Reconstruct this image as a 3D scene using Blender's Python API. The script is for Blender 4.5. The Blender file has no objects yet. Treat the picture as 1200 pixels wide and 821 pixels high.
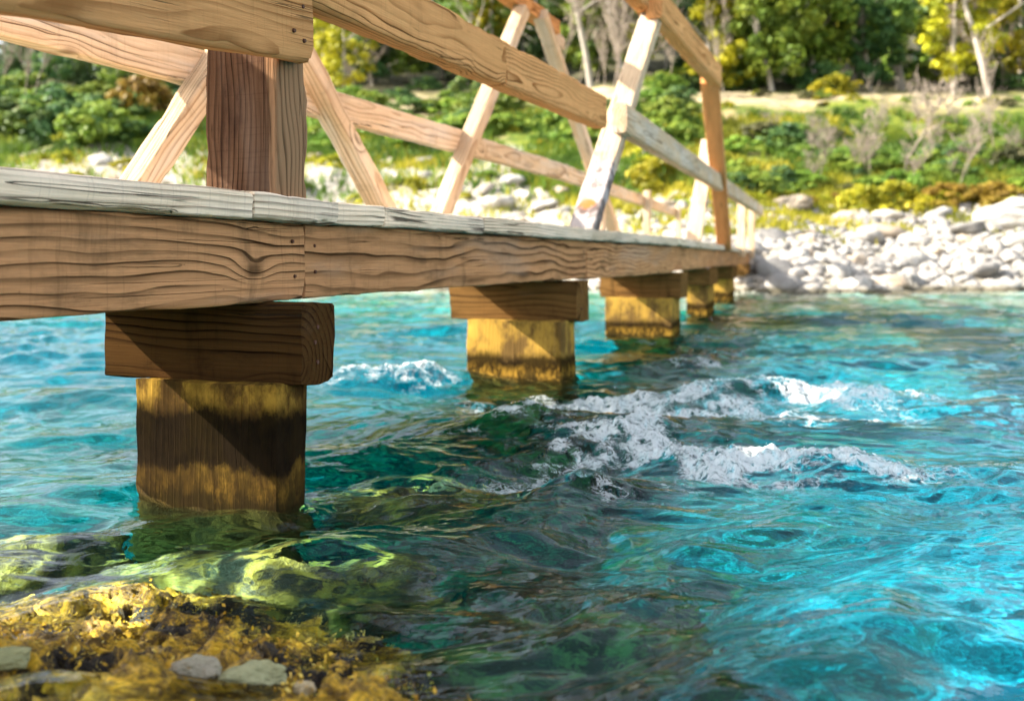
import bpy, math, random
import numpy as np
from mathutils import Vector, Matrix

SC = bpy.context.scene
COL = SC.collection
R = math.radians

# ------------------------------------------------------------------ camera, sky, sun, exposure
F, PCX, PCY, CH = 1135.0, 600.0, 302.0, 0.58          # focal length in photo pixels, principal point, eye height over water
cam = bpy.data.objects.new('camera', bpy.data.cameras.new('camera'))
COL.objects.link(cam)
SC.camera = cam
cam.location = (0, 0, CH)
cam.rotation_euler = (R(90), 0, 0)
cam.data.sensor_width = 36
cam.data.lens = F / 1200 * 36
cam.data.shift_y = -(410.5 - PCY) / 1200
cam.data.clip_start = 0.02
cam.data.clip_end = 2000
cam.data.dof.use_dof = True
cam.data.dof.focus_distance = 2.15
cam.data.dof.aperture_fstop = 3.0

UA = Vector((math.sin(R(20.3)), math.cos(R(20.3)), 0))   # bridge direction
NA = Vector((UA.y, -UA.x, 0))                            # outward, towards the camera side
travel = (0.80 * NA + 0.42 * UA - 0.57 * Vector((0, 0, 1))).normalized()
sun_dir = -travel
sun = bpy.data.objects.new('sun', bpy.data.lights.new('sun', 'SUN'))
COL.objects.link(sun)
sun.data.energy = 5.0
sun.data.angle = R(0.5)
sun.data.color = (1.0, 0.93, 0.82)
sun.rotation_euler = travel.to_track_quat('-Z', 'Y').to_euler()

W = bpy.data.worlds.new('World')
SC.world = W
W.use_nodes = True
nt = W.node_tree
bg = nt.nodes['Background']
sky = nt.nodes.new('ShaderNodeTexSky')
sky.sky_type = 'NISHITA'
sky.sun_disc = False
sky.sun_elevation = math.asin(sun_dir.z)
sky.sun_rotation = math.atan2(sun_dir.x, sun_dir.y)
sky.air_density = 1.0
sky.dust_density = 1.5
hsv = nt.nodes.new('ShaderNodeHueSaturation')
hsv.inputs['Saturation'].default_value = 0.4
nt.links.new(sky.outputs[0], hsv.inputs['Color'])
nt.links.new(hsv.outputs[0], bg.inputs[0])
bg.inputs[1].default_value = 0.145

vs = SC.view_settings
vs.view_transform = 'Standard'
vs.look = 'None'
vs.gamma = 1.0
vs.use_curve_mapping = False
vs.exposure = 1.95
SC.cycles.use_denoising = True
SC.cycles.max_bounces = 10
SC.cycles.transparent_max_bounces = 24
SC.cycles.sample_clamp_indirect = 6.0
SC.cycles.caustics_refractive = True
SC.cycles.caustics_reflective = False
SC.cycles.blur_glossy = 0.3

rng = np.random.default_rng(7)
random.seed(7)

# ------------------------------------------------------------------ numpy helpers
def _hash(ix, iy, iz, s):
    h = (ix.astype(np.int64) * 374761393 + iy.astype(np.int64) * 668265263 + iz.astype(np.int64) * 2147483647 + s * 1274126177) & 0xFFFFFFFF
    h = ((h ^ (h >> 13)) * 1274126177) & 0xFFFFFFFF
    h = ((h ^ (h >> 16)) * 2246822519) & 0xFFFFFFFF
    return ((h ^ (h >> 15)) & 0xFFFFFF) / float(0xFFFFFF)

def vnoise(x, y, z=None, s=0):
    x = np.asarray(x, float); y = np.asarray(y, float)
    z = np.zeros_like(x) if z is None else np.asarray(z, float)
    fx, fy, fz = np.floor(x), np.floor(y), np.floor(z)
    tx, ty, tz = x - fx, y - fy, z - fz
    tx = tx * tx * tx * (tx * (tx * 6 - 15) + 10); ty = ty * ty * ty * (ty * (ty * 6 - 15) + 10); tz = tz * tz * tz * (tz * (tz * 6 - 15) + 10)
    r = 0
    for dx in (0, 1):
        for dy in (0, 1):
            for dz in (0, 1):
                w = (tx if dx else 1 - tx) * (ty if dy else 1 - ty) * (tz if dz else 1 - tz)
                r = r + w * _hash(fx + dx, fy + dy, fz + dz, s)
    return r * 2 - 1

def fbm(x, y, z=None, o=4, s=0, g=0.5):
    r, a, f = 0, 1.0, 1.0
    for i in range(o):
        r = r + a * vnoise(np.asarray(x) * f, np.asarray(y) * f, None if z is None else np.asarray(z) * f, s + i * 17)
        a *= g; f *= 2.03
    return r

def sstep(a, b, x):
    t = np.clip((x - a) / (b - a), 0, 1)
    return t * t * (3 - 2 * t)

def mesh_np(name, v, quads, smooth=True, tris=None, attrs=None):
    me = bpy.data.meshes.new(name)
    v = np.asarray(v, np.float32)
    loops, starts, n = [], [], 0
    if quads is not None and len(quads):
        q = np.asarray(quads, np.int32); loops.append(q.ravel()); starts.append(np.arange(len(q)) * 4); n += len(q) * 4
    if tris is not None and len(tris):
        t = np.asarray(tris, np.int32); loops.append(t.ravel()); starts.append(n + np.arange(len(t)) * 3)
    loops = np.concatenate(loops); starts = np.concatenate(starts).astype(np.int32)
    me.vertices.add(len(v)); me.vertices.foreach_set('co', v.ravel())
    me.loops.add(len(loops)); me.loops.foreach_set('vertex_index', loops)
    me.polygons.add(len(starts)); me.polygons.foreach_set('loop_start', starts)
    me.polygons.foreach_set('use_smooth', np.full(len(starts), smooth))
    for k, (dom, val) in (attrs or {}).items():
        me.attributes.new(k, 'FLOAT', dom).data.foreach_set('value', np.asarray(val, np.float32))
    me.update(calc_edges=True)
    return me

def link(name, me, mat=None, parent=None):
    o = bpy.data.objects.new(name, me)
    COL.objects.link(o)
    if mat is not None and not me.materials:
        me.materials.append(mat)
    if parent is not None:
        o.parent = parent
        o.matrix_parent_inverse = parent.matrix_world.inverted()
    return o

def tag(o, label=None, cat=None, group=None, kind=None):
    for k, v in (('label', label), ('category', cat), ('group', group), ('kind', kind)):
        if v:
            o[k] = v
    return o

def empty(name, loc, rz=0.0):
    o = bpy.data.objects.new(name, None)
    COL.objects.link(o)
    o.location = loc
    o.rotation_euler = (0, 0, rz)
    o.empty_display_size = 0.2
    o.matrix_world = Matrix.Translation(loc) @ Matrix.Rotation(rz, 4, 'Z')
    return o

def at(px, py, Y):
    return Vector(((px - PCX) / F * Y, Y, CH + (PCY - py) / F * Y))

# ------------------------------------------------------------------ material helper
class Mat:
    def __init__(self, name):
        self.m = bpy.data.materials.new(name)
        self.m.use_nodes = True
        self.nt = self.m.node_tree
        self.nt.nodes.clear()
        self.out = self.nt.nodes.new('ShaderNodeOutputMaterial')
    def put(self, sock, val):
        if isinstance(val, bpy.types.NodeSocket):
            self.nt.links.new(val, sock)
        elif isinstance(val, (tuple, list)) and len(val) == 3 and sock.type == 'RGBA':
            sock.default_value = (*val, 1)
        else:
            sock.default_value = val
    def n(self, typ, out=0, props=None, **inp):
        nd = self.nt.nodes.new('ShaderNode' + typ)
        for k, v in (props or {}).items():
            setattr(nd, k, v)
        for k, v in inp.items():
            key = int(k[1:]) if k[0] == 'i' and k[1:].isdigit() else k.replace('_', ' ')
            self.put(nd.inputs[key], v)
        return nd.outputs[out]
    def math(self, op, a, b=0.0, c=0.0, clamp=False):
        return self.n('Math', props=dict(operation=op, use_clamp=clamp), i0=a, i1=b, i2=c)
    def vec(self, op, a, b=(0, 0, 0)):
        return self.n('VectorMath', out=1 if op in ('LENGTH', 'DOT_PRODUCT') else 0, props=dict(operation=op), i0=a, i1=b)
    def noise(self, v, scale, detail=2.0, rough=0.5, dist=0.0, out=0):
        return self.n('TexNoise', out=out, Vector=v, Scale=scale, Detail=detail, Roughness=rough, Distortion=dist)
    def ramp(self, f, stops, interp='LINEAR'):
        nd = self.nt.nodes.new('ShaderNodeValToRGB')
        nd.color_ramp.interpolation = interp
        el = nd.color_ramp.elements
        while len(el) < len(stops):
            el.new(0.5)
        for e, (p, c) in zip(el, stops):
            e.position = p
            e.color = (*c, 1) if isinstance(c, (tuple, list)) else (c, c, c, 1)
        self.put(nd.inputs[0], f)
        return nd.outputs[0]
    def mix(self, f, a, b, blend='MIX'):
        nd = self.nt.nodes.new('ShaderNodeMix')
        nd.data_type = 'RGBA'
        nd.blend_type = blend
        self.put(nd.inputs[0], f); self.put(nd.inputs[6], a); self.put(nd.inputs[7], b)
        return nd.outputs[2]
    def step(self, x, a, b):
        return self.n('MapRange', props=dict(interpolation_type='SMOOTHSTEP'), i0=x, i1=a, i2=b, i3=0.0, i4=1.0)
    def attr(self, name, out=2):
        return self.n('Attribute', out=out, props=dict(attribute_name=name))
    def xyz(self, v):
        nd = self.nt.nodes.new('ShaderNodeSeparateXYZ'); self.put(nd.inputs[0], v)
        return nd.outputs[0], nd.outputs[1], nd.outputs[2]
    def comb(self, x, y, z):
        return self.n('CombineXYZ', i0=x, i1=y, i2=z)
    def bump(self, h, strength, dist, normal=None):
        kw = dict(Strength=strength, Distance=dist, Height=h)
        if normal is not None:
            kw['Normal'] = normal
        return self.n('Bump', **kw)
    def surf(self, s):
        self.put(self.out.inputs[0], s); return self.m
    def principled(self, color, rough=0.8, normal=None, spec=0.3, **kw):
        d = {'Base_Color': color, 'Roughness': rough, 'Specular_IOR_Level': spec}
        if normal is not None:
            d['Normal'] = normal
        d.update(kw)
        return self.n('BsdfPrincipled', **d)
    def rnd(self):
        return self.n('ObjectInfo', out=5)

def wood(name, pale, mid, late, freq=55.0, grey=0.3, greycol=(0.50, 0.47, 0.43), dirt=0.35, dirtcol=(0.06, 0.04, 0.025), wave=1.0, bumpk=1.0, column=False, contrast=1.0, vary=0.35, flat=False, twotone=None, dark=0.0, foot=False):
    M = Mat(name)
    co = M.n('TexCoord', out=3)
    r = M.rnd()
    off = M.comb(M.math('MULTIPLY', r, 47.0), M.math('MULTIPLY', r, 13.0), M.math('MULTIPLY', r, 29.0))
    p = M.vec('ADD', co, off)
    warp = M.noise(M.vec('MULTIPLY', p, (1.5, 5.0, 5.0)), 1.0, 2.0, 0.5, out=1)
    warp = M.vec('MULTIPLY', M.vec('SUBTRACT', warp, (0.5, 0.5, 0.5)), (0.0, 0.085 * wave, 0.085 * wave))
    # knots push the rings aside
    vor = M.nt.nodes.new('ShaderNodeTexVoronoi'); vor.feature = 'F1'
    M.put(vor.inputs['Vector'], M.vec('MULTIPLY', p, (2.6, 5.5, 5.5))); M.put(vor.inputs['Scale'], 1.0)
    kd = vor.outputs['Distance']
    ksel = M.math('GREATER_THAN', M.xyz(vor.outputs['Color'])[0], 0.62)
    knot = M.math('MULTIPLY', M.math('SUBTRACT', 1.0, M.step(kd, 0.02, 0.30)), ksel)
    q = M.vec('ADD', co, warp)
    x, y, z = M.xyz(q)
    cy = M.math('MULTIPLY_ADD', r, -0.10, -0.03)
    cz = M.math('MULTIPLY_ADD', M.math('FRACT', M.math('MULTIPLY', r, 7.31)), 0.16, 0.0)
    dy = M.math('SUBTRACT', y, cy); dz = M.math('SUBTRACT', z, cz)
    rad = M.math('SQRT', M.math('ADD', M.math('MULTIPLY', dy, dy), M.math('MULTIPLY', dz, dz)))
    if flat:
        rad = M.math('ADD', M.math('MULTIPLY_ADD', r, 3.1, z), M.math('MULTIPLY', y, 0.35))
    rad = M.math('ADD', rad, M.math('MULTIPLY', knot, 0.030))
    ph = M.math('MULTIPLY', rad, M.math('MULTIPLY_ADD', M.math('FRACT', M.math('MULTIPLY', r, 5.1)), 0.6 * freq, 0.75 * freq))
    ph = M.math('ADD', ph, M.math('MULTIPLY', M.noise(M.vec('MULTIPLY', p, (2.0, 9.0, 9.0)), 1.0, 3.0), 0.9))
    ring = M.math('FRACT', ph)
    lateness = M.math('MULTIPLY', M.math('POWER', M.step(ring, 0.25, 0.93), 1.8), M.math('SUBTRACT', 1.0, M.step(ring, 0.93, 1.0)))
    ringamp = M.math('MULTIPLY_ADD', M.noise(M.vec('MULTIPLY', p, (1.1, 22.0, 22.0)), 1.0, 2.0), 2.2, -0.5, clamp=True)
    lateness = M.math('MULTIPLY', lateness, ringamp)
    fibre = M.noise(M.vec('MULTIPLY', p, (5.0, 240.0, 240.0)), 1.0, 3.0, 0.6)
    fine = M.noise(M.vec('MULTIPLY', p, (26.0, 420.0, 420.0)), 1.0, 2.0, 0.6)
    c = M.mix(M.noise(M.vec('MULTIPLY', p, (0.9, 4.0, 4.0)), 1.0, 3.0), pale, mid)
    c = M.mix(M.math('MULTIPLY', lateness, 0.85 * contrast, clamp=True), c, late)
    c = M.mix(M.math('MULTIPLY', M.math('SUBTRACT', fibre, 0.35), 0.9, clamp=True), c, late)
    # weathered silver patches
    gp = M.step(M.noise(M.vec('MULTIPLY', p, (1.3, 7.0, 7.0)), 1.0, 4.0, 0.6), 0.62 - 0.4 * grey, 0.80 - 0.3 * grey)
    gcol = M.mix(M.math('MULTIPLY', M.math('ADD', lateness, M.math('MULTIPLY', fibre, 0.7)), 0.62, clamp=True), greycol, tuple(k * 0.30 for k in greycol))
    c = M.mix(M.math('MULTIPLY', gp, min(1.0, grey * 1.4)), c, gcol)
    # open grain: thin near-black lines that follow the rings
    etch = M.math('MULTIPLY', M.step(ring, 0.80, 0.87), M.math('SUBTRACT', 1.0, M.step(ring, 0.93, 0.99)))
    etch = M.math('MULTIPLY', etch, M.step(M.noise(M.vec('MULTIPLY', p, (0.9, 13.0, 13.0)), 1.0, 3.0, 0.6), 0.50, 0.60))
    c = M.mix(M.math('MULTIPLY', etch, 0.75 * min(1.0, contrast)), c, tuple(k * 0.4 for k in late))
    # knots
    c = M.mix(M.math('MULTIPLY', M.math('MULTIPLY', M.math('SUBTRACT', 1.0, M.step(kd, 0.03, 0.13)), ksel), 0.75), c, tuple(k * 0.45 for k in late))
    # drying cracks along the grain
    cn = M.noise(M.vec('MULTIPLY', p, (0.45, 34.0, 34.0)), 1.0, 2.0, 0.5)
    crack = M.math('SUBTRACT', 1.0, M.step(M.math('ABSOLUTE', M.math('SUBTRACT', cn, 0.5)), 0.002, 0.011))
    crack = M.math('MULTIPLY', crack, M.step(M.noise(M.vec('MULTIPLY', p, (2.3, 8.0, 8.0)), 1.0, 2.0), 0.50, 0.62))
    c = M.mix(M.math('MULTIPLY', crack, 0.85), c, (0.03, 0.02, 0.013))
    # saw marks across the grain, water streaks down the face
    saw = M.step(M.noise(M.vec('MULTIPLY', p, (150.0, 5.0, 5.0)), 1.0, 2.0, 0.5), 0.56, 0.74)
    c = M.mix(M.math('MULTIPLY', saw, 0.16), c, tuple(k * 0.4 for k in late))
    stain = M.math('MULTIPLY', M.step(M.noise(M.vec('MULTIPLY', p, (7.0, 1.6, 1.6)), 1.0, 5.0, 0.7), 0.54, 0.72), min(1.0, dirt * 1.3))
    c = M.mix(M.math('MULTIPLY', stain, 0.6), c, dirtcol)
    # dirt blotches and speckle
    dn = M.noise(M.vec('MULTIPLY', p, (3.5, 9.0, 9.0)), 1.0, 6.0, 0.68)
    dd = M.math('MULTIPLY', M.step(dn, 0.52, 0.78), dirt, clamp=True)
    c = M.mix(dd, c, dirtcol)
    sp = M.step(M.noise(p, 95.0, 3.0, 0.7), 0.66, 0.74)
    c = M.mix(M.math('MULTIPLY', sp, 0.45 * min(1, dirt * 2)), c, dirtcol)
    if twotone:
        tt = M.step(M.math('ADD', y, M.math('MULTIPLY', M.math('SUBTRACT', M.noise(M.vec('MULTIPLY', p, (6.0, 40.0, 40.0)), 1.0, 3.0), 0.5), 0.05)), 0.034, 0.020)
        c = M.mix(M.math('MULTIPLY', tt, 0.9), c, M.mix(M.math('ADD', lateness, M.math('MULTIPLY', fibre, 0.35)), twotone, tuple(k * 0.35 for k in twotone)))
    hs = M.nt.nodes.new('ShaderNodeHueSaturation')
    M.put(hs.inputs['Value'], M.math('MULTIPLY_ADD', M.math('FRACT', M.math('MULTIPLY', r, 3.77)), vary, 1.0 - vary * 0.5))
    M.put(hs.inputs['Color'], c)
    c = hs.outputs[0]
    if foot:
        fn = M.noise(M.vec('MULTIPLY', p, (9.0, 12.0, 12.0)), 1.0, 5.0, 0.65)
        fm_ = M.math('SUBTRACT', 1.0, M.step(M.math('ADD', x, M.math('MULTIPLY', M.math('SUBTRACT', fn, 0.5), 0.5)), 0.52, 0.66))
        c = M.mix(M.math('MULTIPLY', fm_, 0.85), c, M.mix(M.step(fn, 0.42, 0.58), (0.085, 0.065, 0.07), (0.36, 0.33, 0.33)))
        od = M.vec('LENGTH', M.vec('MULTIPLY', M.vec('SUBTRACT', co, (0.21, 0.075, 0.08)), (1.0, 1.0, 1.0)))
        c = M.mix(M.math('MULTIPLY', M.math('SUBTRACT', 1.0, M.step(M.math('ADD', od, M.math('MULTIPLY', M.math('SUBTRACT', fn, 0.5), 0.08)), 0.03, 0.055)), 0.85), c, (0.50, 0.15, 0.035))
    rough = 0.82
    if column:      # tide band, slime and weed on the piles: stains at fixed heights above the water
        pos = M.n('NewGeometry', out=0)
        wx, wy, wz = M.xyz(pos)
        nz = M.noise(M.vec('MULTIPLY', pos, (9.0, 9.0, 5.0)), 1.0, 6.0, 0.7)
        drip = M.noise(M.vec('MULTIPLY', pos, (52.0, 52.0, 24.0)), 1.0, 5.0, 0.7)
        h = M.math('ADD', wz, M.math('MULTIPLY', M.math('SUBTRACT', nz, 0.5), 0.13))
        h = M.math('ADD', h, M.math('MULTIPLY', M.math('SUBTRACT', drip, 0.5), 0.045))
        slime = M.mix(M.step(nz, 0.40, 0.60), (0.46, 0.27, 0.04), (0.085, 0.045, 0.012))
        c = M.mix(0.75, c, slime)
        lo_, hi_ = (0.06, 0.20) if dark else (0.02, 0.095)
        band = M.math('MULTIPLY', M.step(h, lo_, lo_ + 0.035), M.math('SUBTRACT', 1.0, M.step(h, hi_, hi_ + 0.05)))
        c = M.mix(M.math('MULTIPLY', band, 0.97 if dark else 0.92), c, (0.006, 0.005, 0.004))
        low = M.math('SUBTRACT', 1.0, M.step(h, 0.05, 0.10))
        weed = M.mix(M.step(M.math('ADD', M.math('MULTIPLY', drip, 0.5), M.math('MULTIPLY', nz, 0.5)), 0.46, 0.60), (0.030, 0.018, 0.006), (0.36, 0.20, 0.03))
        c = M.mix(M.math('MULTIPLY', low, 0.85), c, M.mix(0.72 if dark else 0.0, weed, (0.03, 0.018, 0.007)))
        wet = M.math('SUBTRACT', 1.0, M.step(h, 0.0, 0.045))
        c = M.mix(M.math('MULTIPLY', wet, 0.75), c, (0.016, 0.013, 0.006))
        if dark:  # extra dark blotches: shade on the near pile put into its colour
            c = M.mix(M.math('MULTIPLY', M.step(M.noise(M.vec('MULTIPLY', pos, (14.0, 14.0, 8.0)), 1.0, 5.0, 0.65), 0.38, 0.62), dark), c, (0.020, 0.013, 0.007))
        sub = M.math('SUBTRACT', 1.0, M.step(wz, -0.10, 0.0))
        c = M.mix(M.math('MULTIPLY', sub, 0.85), c, M.mix(M.step(nz, 0.4, 0.65), (0.010, 0.010, 0.004), (0.06, 0.045, 0.010)))
        rough = M.math('MULTIPLY_ADD', M.step(h, 0.05, 0.3), 0.35, 0.5)
    hgt = M.math('ADD', M.math('MULTIPLY', lateness, 0.5), M.math('ADD', M.math('MULTIPLY', fibre, 0.55), M.math('MULTIPLY', fine, 0.35)))
    hgt = M.math('SUBTRACT', hgt, M.math('MULTIPLY', M.math('ADD', crack, M.math('MULTIPLY', etch, 0.6)), 2.0))
    b = M.bump(hgt, 0.85 * bumpk, 0.0025)
    return M.surf(M.n('BsdfDiffuse', Color=c, Roughness=0.6, Normal=b))

WOOD_RAIL = wood('rail_timber', (0.78, 0.41, 0.17), (0.65, 0.31, 0.115), (0.28, 0.11, 0.035), 58, 0.15, (0.54, 0.43, 0.32), dirt=0.14, wave=0.8, contrast=1.15)
WOOD_PALE = wood('brace_timber', (0.78, 0.60, 0.41), (0.66, 0.48, 0.30), (0.32, 0.18, 0.09), 60, 0.45, (0.78, 0.70, 0.60), dirt=0.26)
WOOD_BRACE = wood('stained_brace_timber', (0.78, 0.60, 0.41), (0.66, 0.48, 0.30), (0.32, 0.18, 0.09), 60, 0.45, (0.78, 0.70, 0.60), dirt=0.3, foot=True)
WOOD_FACE = wood('stringer_timber', (0.68, 0.36, 0.17), (0.52, 0.255, 0.11), (0.075, 0.036, 0.015), 34, 0.26, (0.46, 0.37, 0.29), dirt=0.55, wave=1.5, contrast=1.3, flat=True, bumpk=1.5)
WOOD_DECK = wood('deck_timber', (0.96, 0.78, 0.58), (0.92, 0.72, 0.51), (0.20, 0.13, 0.07), 84, 0.5, (0.97, 0.81, 0.64), dirt=0.14, wave=0.22, bumpk=1.8, contrast=1.35, vary=0.15, flat=True)
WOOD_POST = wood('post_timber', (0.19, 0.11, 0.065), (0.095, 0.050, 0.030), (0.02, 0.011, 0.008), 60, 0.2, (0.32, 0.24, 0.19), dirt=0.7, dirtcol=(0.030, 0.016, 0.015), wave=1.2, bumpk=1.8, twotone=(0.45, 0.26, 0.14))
WOOD_CAP = wood('pier_cap_timber', (0.27, 0.145, 0.045), (0.13, 0.066, 0.022), (0.03, 0.015, 0.007), 60, 0.15, (0.30, 0.23, 0.18), dirt=0.95, dirtcol=(0.020, 0.012, 0.007))
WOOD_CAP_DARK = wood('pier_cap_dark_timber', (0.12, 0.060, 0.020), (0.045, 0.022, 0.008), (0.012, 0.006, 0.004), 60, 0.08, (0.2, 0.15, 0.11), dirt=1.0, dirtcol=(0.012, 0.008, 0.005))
WOOD_PILE = wood('pile_timber', (0.44, 0.29, 0.11), (0.34, 0.21, 0.075), (0.10, 0.055, 0.02), 60, 0.05, dirt=0.5, column=True)
WOOD_PILE_DARK = wood('pile_dark_timber', (0.20, 0.12, 0.04), (0.13, 0.075, 0.025), (0.05, 0.028, 0.01), 60, 0.05, dirt=0.6, column=True, dark=0.6)  # near pile: its shade put into the colour, along with wet black weed
nm = Mat('rusty_iron')
NAIL = nm.surf(nm.principled(nm.mix(nm.noise(nm.n('TexCoord', out=3), 400.0), (0.05, 0.02, 0.012), (0.12, 0.05, 0.025)), 0.7, spec=0.4, Metallic=0.5))

# ------------------------------------------------------------------ ground: river bed, stone beach, hillside
def shore(x):
    x = np.asarray(x, float)
    return 17.6 + 0.5 * vnoise(x * 0.35, x * 0 + 3.1, s=5) + 0.9 * sstep(3, -6, x) + 1.4 * sstep(14, 40, np.abs(x)) - 1.1 * sstep(3.0, 4.4, x) * sstep(7.5, 5.6, x)

_S = [-60, -13.5, -8, -4, -1.5, 0, 1.2, 3, 7, 14, 20, 27, 33, 45, 70, 120]
_Z = [-1.6, -1.45, -1.05, -0.5, -0.16, 0.0, 0.32, 0.75, 1.62, 4.0, 6.55, 8.2, 9.5, 13.2, 21.0, 36]

def ground_z(x, y, rough=True):
    x = np.asarray(x, float); y = np.asarray(y, float)
    s = y - shore(x)
    z = np.interp(s, _S, _Z)
    z = z - np.clip(z - 8.6, 0, None) * 0.72 * sstep(-0.22, -0.36, x / np.maximum(y, 20.0)) * (y > 20)
    # the bed is shallow at the near left and deepest at the near right
    left = sstep(0.5, -1.3, x - 0.12 * y) * sstep(8.5, 2.0, y)
    z = z + left * 0.55 * (s < -2)
    z = z + sstep(2.3, 0.9, y) * sstep(0.35, -0.5, x) * 0.42
    back = sstep(-4, -14, y)                                  # near bank behind the camera
    z = z * (1 - back) + back * (0.3 + 0.10 * np.clip(-y - 9, 0, 60))
    if rough:
        z = z + 0.05 * fbm(x * 1.7, y * 1.7, s=11) * sstep(-0.5, -3, s) + 0.22 * fbm(x * 0.3, y * 0.3, s=21) * sstep(3, 9, s) + 0.05 * fbm(x * 2.2, y * 2.2, s=31) * sstep(-1, 2, s)
    return z

def graded(lo, hi, c0, c1, fine, grow):
    xs = list(np.arange(c0, c1, fine))
    st, x = fine, c1
    while x < hi:
        xs.append(x); st *= grow; x += st
    xs.append(hi)
    st, x, pre = fine, c0, []
    while x > lo:
        st *= grow; x -= st; pre.append(x)
    pre.append(lo)
    return np.array(sorted(set(np.round(pre[::-1] + xs, 5))))

def line_mask(x, y, pts, wf, wb):
    """soft mask round a crest polyline; wf / wb are the widths on the near and far side."""
    best = np.zeros_like(x)
    for (x0, y0), (x1, y1) in zip(pts[:-1], pts[1:]):
        dx, dy = x1 - x0, y1 - y0
        L2 = dx * dx + dy * dy
        t = np.clip(((x - x0) * dx + (y - y0) * dy) / L2, 0, 1)
        ox, oy = x - (x0 + t * dx), y - (y0 + t * dy)
        side = -(ox * (-dy) + oy * dx)                     # > 0 on the near side
        d = np.hypot(ox, oy)
        w = np.where(side > 0, wf, wb)
        best = np.maximum(best, np.exp(-(d / w) ** 2))
    return best

gx = graded(-160, 160, -4, 12, 0.09, 1.045)
gy = graded(-90, 150, 0.3, 27, 0.09, 1.035)
GX, GY = np.meshgrid(gx, gy)
GZ = ground_z(GX, GY)
gi = np.arange(GX.size).reshape(GX.shape)
gq = np.stack([gi[:-1, :-1], gi[:-1, 1:], gi[1:, 1:], gi[1:, :-1]], -1).reshape(-1, 4)
gs = (GY - shore(GX)).ravel()
x_, y_ = GX.ravel(), GY.ravel()
nz_ = fbm(x_ * 0.45, y_ * 0.45, s=41)
stone_top = 6.5 + 8.5 * sstep(4.5, -2.0, x_) + 2.0 * nz_
grassw = sstep(-1.2, 1.2, gs - stone_top)
trackw = sstep(18.5, 20.5, gs + 1.2 * nz_) * sstep(28.5, 26.5, gs + 1.2 * nz_)
algw = sstep(0.9, -0.5, x_ - 0.28 * y_ + 0.5 * nz_ + 0.35) * sstep(9, 4, y_)
dk = line_mask(x_, y_, [(-0.75, 4.3), (-0.30, 3.1), (0.02, 2.3), (0.10, 1.2)], 0.66, 0.66)  # bridge's shadow band painted into the bed colour, mixed with dark weed
dk = np.maximum(dk, 1.0 * line_mask(x_, y_, [(-0.2, 3.6), (0.75, 6.0), (2.4, 10.0), (4.1, 15.0)], 0.5, 0.6))  # bridge's dark reflection along the piers, also put into the bed colour
shadew = np.clip(dk * 1.5 + 0.35 * fbm(x_ * 2.6, y_ * 2.6, s=47) * (dk > 0.1), 0, 1)
patch = np.maximum(0.85 * sstep(-0.2, -0.9, x_ - 0.10 * y_) * sstep(1.6, 2.6, y_) * sstep(13, 8, y_), sstep(-0.25, 0.45, fbm(x_ * 0.75 + 4, y_ * 0.75, o=4, s=48)))
sandw = line_mask(x_, y_, [(0.75, 1.5), (1.0, 2.2), (1.7, 3.2)], 0.45, 0.45) * np.clip(0.15 + 0.5 * fbm(x_ * 1.6, y_ * 1.6, s=49), 0, 0.6)
algw = np.maximum(algw, 0.75 * sstep(-12, -7, gs) * sstep(-0.5, -2.0, gs))

M = Mat('ground')
pos = M.n('NewGeometry', out=0)
vo = M.nt.nodes.new('ShaderNodeTexVoronoi'); vo.feature = 'F1'
M.put(vo.inputs['Vector'], M.vec('ADD', pos, M.vec('MULTIPLY', M.noise(pos, 6.0, 2.0, out=1), (0.12, 0.12, 0.12)))); M.put(vo.inputs['Scale'], 7.0)
pebv = M.xyz(vo.outputs['Color'])[0]
gravel = M.mix(pebv, (0.30, 0.27, 0.21), (0.52, 0.48, 0.40))
gravel = M.mix(M.step(vo.outputs['Distance'], 0.35, 0.7), gravel, (0.24, 0.21, 0.16))
n1 = M.noise(pos, 2.2, 6.0, 0.65); n2 = M.noise(pos, 9.0, 5.0, 0.7); n3 = M.noise(pos, 0.55, 4.0, 0.6)
alg = M.mix(M.step(n2, 0.35, 0.65), (0.025, 0.025, 0.005), (0.28, 0.18, 0.025))
bed = M.mix(M.math('MULTIPLY', M.attr('alg'), M.math('MULTIPLY_ADD', M.step(n1, 0.38, 0.60), 0.75, 0.25)), gravel, alg)
grass = M.mix(M.step(n1, 0.35, 0.65), (0.05, 0.085, 0.012), (0.16, 0.18, 0.02))
grass = M.mix(M.step(n3, 0.50, 0.66), grass, (0.26, 0.20, 0.10))
shade_weed = M.mix(M.step(n2, 0.45, 0.65), (0.002, 0.006, 0.003), (0.020, 0.075, 0.025))  # bed colour for the painted shade band and its green weed
shade_weed = M.mix(M.step(n1, 0.62, 0.67), shade_weed, (0.06, 0.10, 0.018))
bed = M.mix(M.math('MULTIPLY', M.attr('patch'), 0.72), bed, M.mix(n2, (0.03, 0.04, 0.035), (0.12, 0.13, 0.11)))
bed = M.mix(M.attr('sand'), bed, M.mix(pebv, (0.60, 0.58, 0.50), (0.78, 0.76, 0.68)))
bed = M.mix(M.attr('dark'), bed, shade_weed)
c = M.mix(M.attr('grass'), bed, grass)
c = M.mix(M.math('MULTIPLY', M.attr('track'), M.math('MULTIPLY_ADD', M.step(n1, 0.42, 0.60), -0.55, 1.0)), c, M.mix(n2, (0.30, 0.23, 0.14), (0.44, 0.35, 0.22)))
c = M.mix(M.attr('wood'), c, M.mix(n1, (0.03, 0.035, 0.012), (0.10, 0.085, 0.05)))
b = M.bump(M.math('ADD', M.math('MULTIPLY', M.math('SUBTRACT', 1.0, vo.outputs['Distance']), 0.6), n2), 0.7, 0.03)
GROUND = M.surf(M.principled(c, 0.9, b, spec=0.15))
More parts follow.
